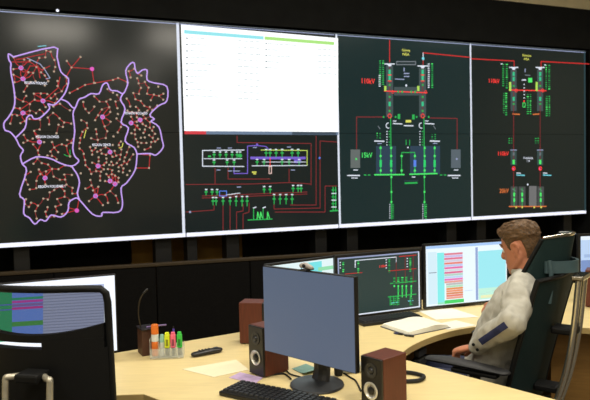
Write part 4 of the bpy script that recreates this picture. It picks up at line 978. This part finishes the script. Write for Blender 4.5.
shirt = obm('shirt', me, m_shirt, man, True)
# collar
bm = BM()
def col(u, v):
    a = -PI*.86+2*PI*.86*u; r = .062+.006*(1-v); c = V((.002+.014*v, 0, 1.088+.034*v)); q = V((-math.cos(a)*r*1.02, math.sin(a)*r, -.012*abs(u-.5)*2))
    return c+q, V((-math.cos(a), math.sin(a), 0))
slab(bm, 26, 4, col, .004); ob('collar', bm, m_shirt, shirt, True)
# navy stripe lying on the outside of the near sleeve
dE = (WRL-ELL); LE = dE.length; dE = dE.normalized()
camd = wl2(0, 0, 1.55)-(ELL+WRL)/2; camd = (camd-dE*camd.dot(dE)).normalized(); sideE = dE.cross(camd)
from mathutils.bvhtree import BVHTree
_bvh = BVHTree.FromPolygons([v.co.copy() for v in shirt.data.vertices], [tuple(p.vertices) for p in shirt.data.polygons])
def onshirt(u, v):
    q = ELL+dE*LE*(-.03+.70*u)+sideE*(.004+.027*(v-.5)); hit = _bvh.ray_cast(q+camd*.3, -camd)
    return (hit[0], hit[1]) if hit[0] is not None else (q+camd*.05, camd)
bm = BM(); slab(bm, 22, 6, onshirt, .0036); ob('sleeve_stripe', bm, m_navy, shirt, True)
for k in range(2):
    c = ELL+dE*LE*(.84+.0*k)+camd*.044+sideE*(.012-.026*k); bm = BM()
    lathe(bm, [(0, -.003), (.0065, -.003), (.0065, .002), (.004, .003), (0, .003)], 12, Matrix.Translation(c) @ camd.to_track_quat('Z', 'Y').to_matrix().to_4x4()); ob('cuff_button', bm, m_blk, shirt, True)
# trousers, belt line and shoes
bm = BM()
limb(bm, [V((.18, 0, .545)), V((.17, 0, .60))], [.122, .122], 20, flat=1.25, up=(1, 0, 0))
for q in (1, -1):
    limb(bm, [V((.16, .09*q, .545)), V((.38, .12*q, .545)), V((.585, .14*q, .53))], [.098, .088, .071], 14); limb(bm, [V((.585, .14*q, .53)), V((.575, .14*q, .33)), V((.535, .14*q, .10))], [.071, .066, .055], 14)
me = voxel(bm, .010, 2); wrinkle(me, .004, 12); obm('trousers', me, m_trs, man, True)
for q in (1, -1):
    bm = BM(); limb(bm, [V((.50, .14*q, .055)), V((.60, .145*q, .048)), V((.73, .152*q, .040))], [.047, .046, .036], 14, flat=1.05, up=(0, 0, 1)); box(bm, (.61, .146*q, .008), (.30, .09, .016), .006)
    me = voxel(bm, .006, 2); obm('shoe', me, m_shoe, man, True)
# hair
bm = BM(); n = 96; nz = 60
zs = [-.075+(.1135+.075)*(math.sin(PI/2*k/(nz-1))) for k in range(nz)]
def hairoff(th, z):
    a = abs(((th+PI) % (2*PI))-PI)                                      # 0 front, pi back
    line = .062 if a < .75 else (.062+(.052-.062)*(a-.75)/.3 if a < 1.05 else (.052+(-.012-.052)*min(1, (a-1.05)/.22) if a < 1.62 else (.030 if a < 1.95 else (.030+(-.068-.030)*min(1, (a-1.95)/.35)))))
    k = max(-1, min(1, (z-line)/.018)); k = .5+.5*k; k = k*k*(3-2*k)
    thick = .0045+.017*max(0, min(1, (z-.035)/.055)) + (.016*max(0, 1-a/1.0)*max(0, 1-abs(z-.082)/.032))
    if a > 2.2 and z < .0: thick = .005
    return -.012+(thick+.012)*k
rings = []
for z in zs:
    ring = []
    for k in range(n):
        th = 2*PI*k/n; o_ = hairoff(th, z)
        if o_ > 0:
            q = headsurf(th, z); o_ += (.0065 if z > .05 else .002)*noise.noise(V((q.x*45, q.y*120, q.z*60)))+(.0035 if z > .05 else .0015)*noise.noise(V((q.x*130, q.y*260, q.z*120)))
        ring.append(bm.verts.new(hx_(headsurf(th, z, o_))))
    rings.append(ring)
for a, c in zip(rings, rings[1:]):
    for k in range(n): bm.faces.new((a[k], a[(k+1) % n], c[(k+1) % n], c[k]))
bm.faces.new(rings[-1]); ob('hair', bm, m_hair, man, True)
for q in (1, -1):
    bm = BM(); bmesh.ops.create_uvsphere(bm, u_segments=16, v_segments=10, radius=.0105, matrix=Matrix.Translation(hx_((.0715, .031*q, -.004)))); e = ob('eye', bm, mat('eye_white', (225, 220, 212), .2), man, True)
    bm = BM(); bmesh.ops.create_uvsphere(bm, u_segments=12, v_segments=8, radius=.0055, matrix=Matrix.Translation(hx_((.0775, .031*q, -.005)))); ob('iris', bm, mat('grey_blue_iris', (60, 70, 84), .2), e, True)
    bm = BM(); limb(bm, [hx_((.068, .050*q, .022)), hx_((.088, .034*q, .031)), hx_((.094, .014*q, .027))], [.003, .0045, .004], 8); ob('eyebrow', bm, m_hair, man, True)
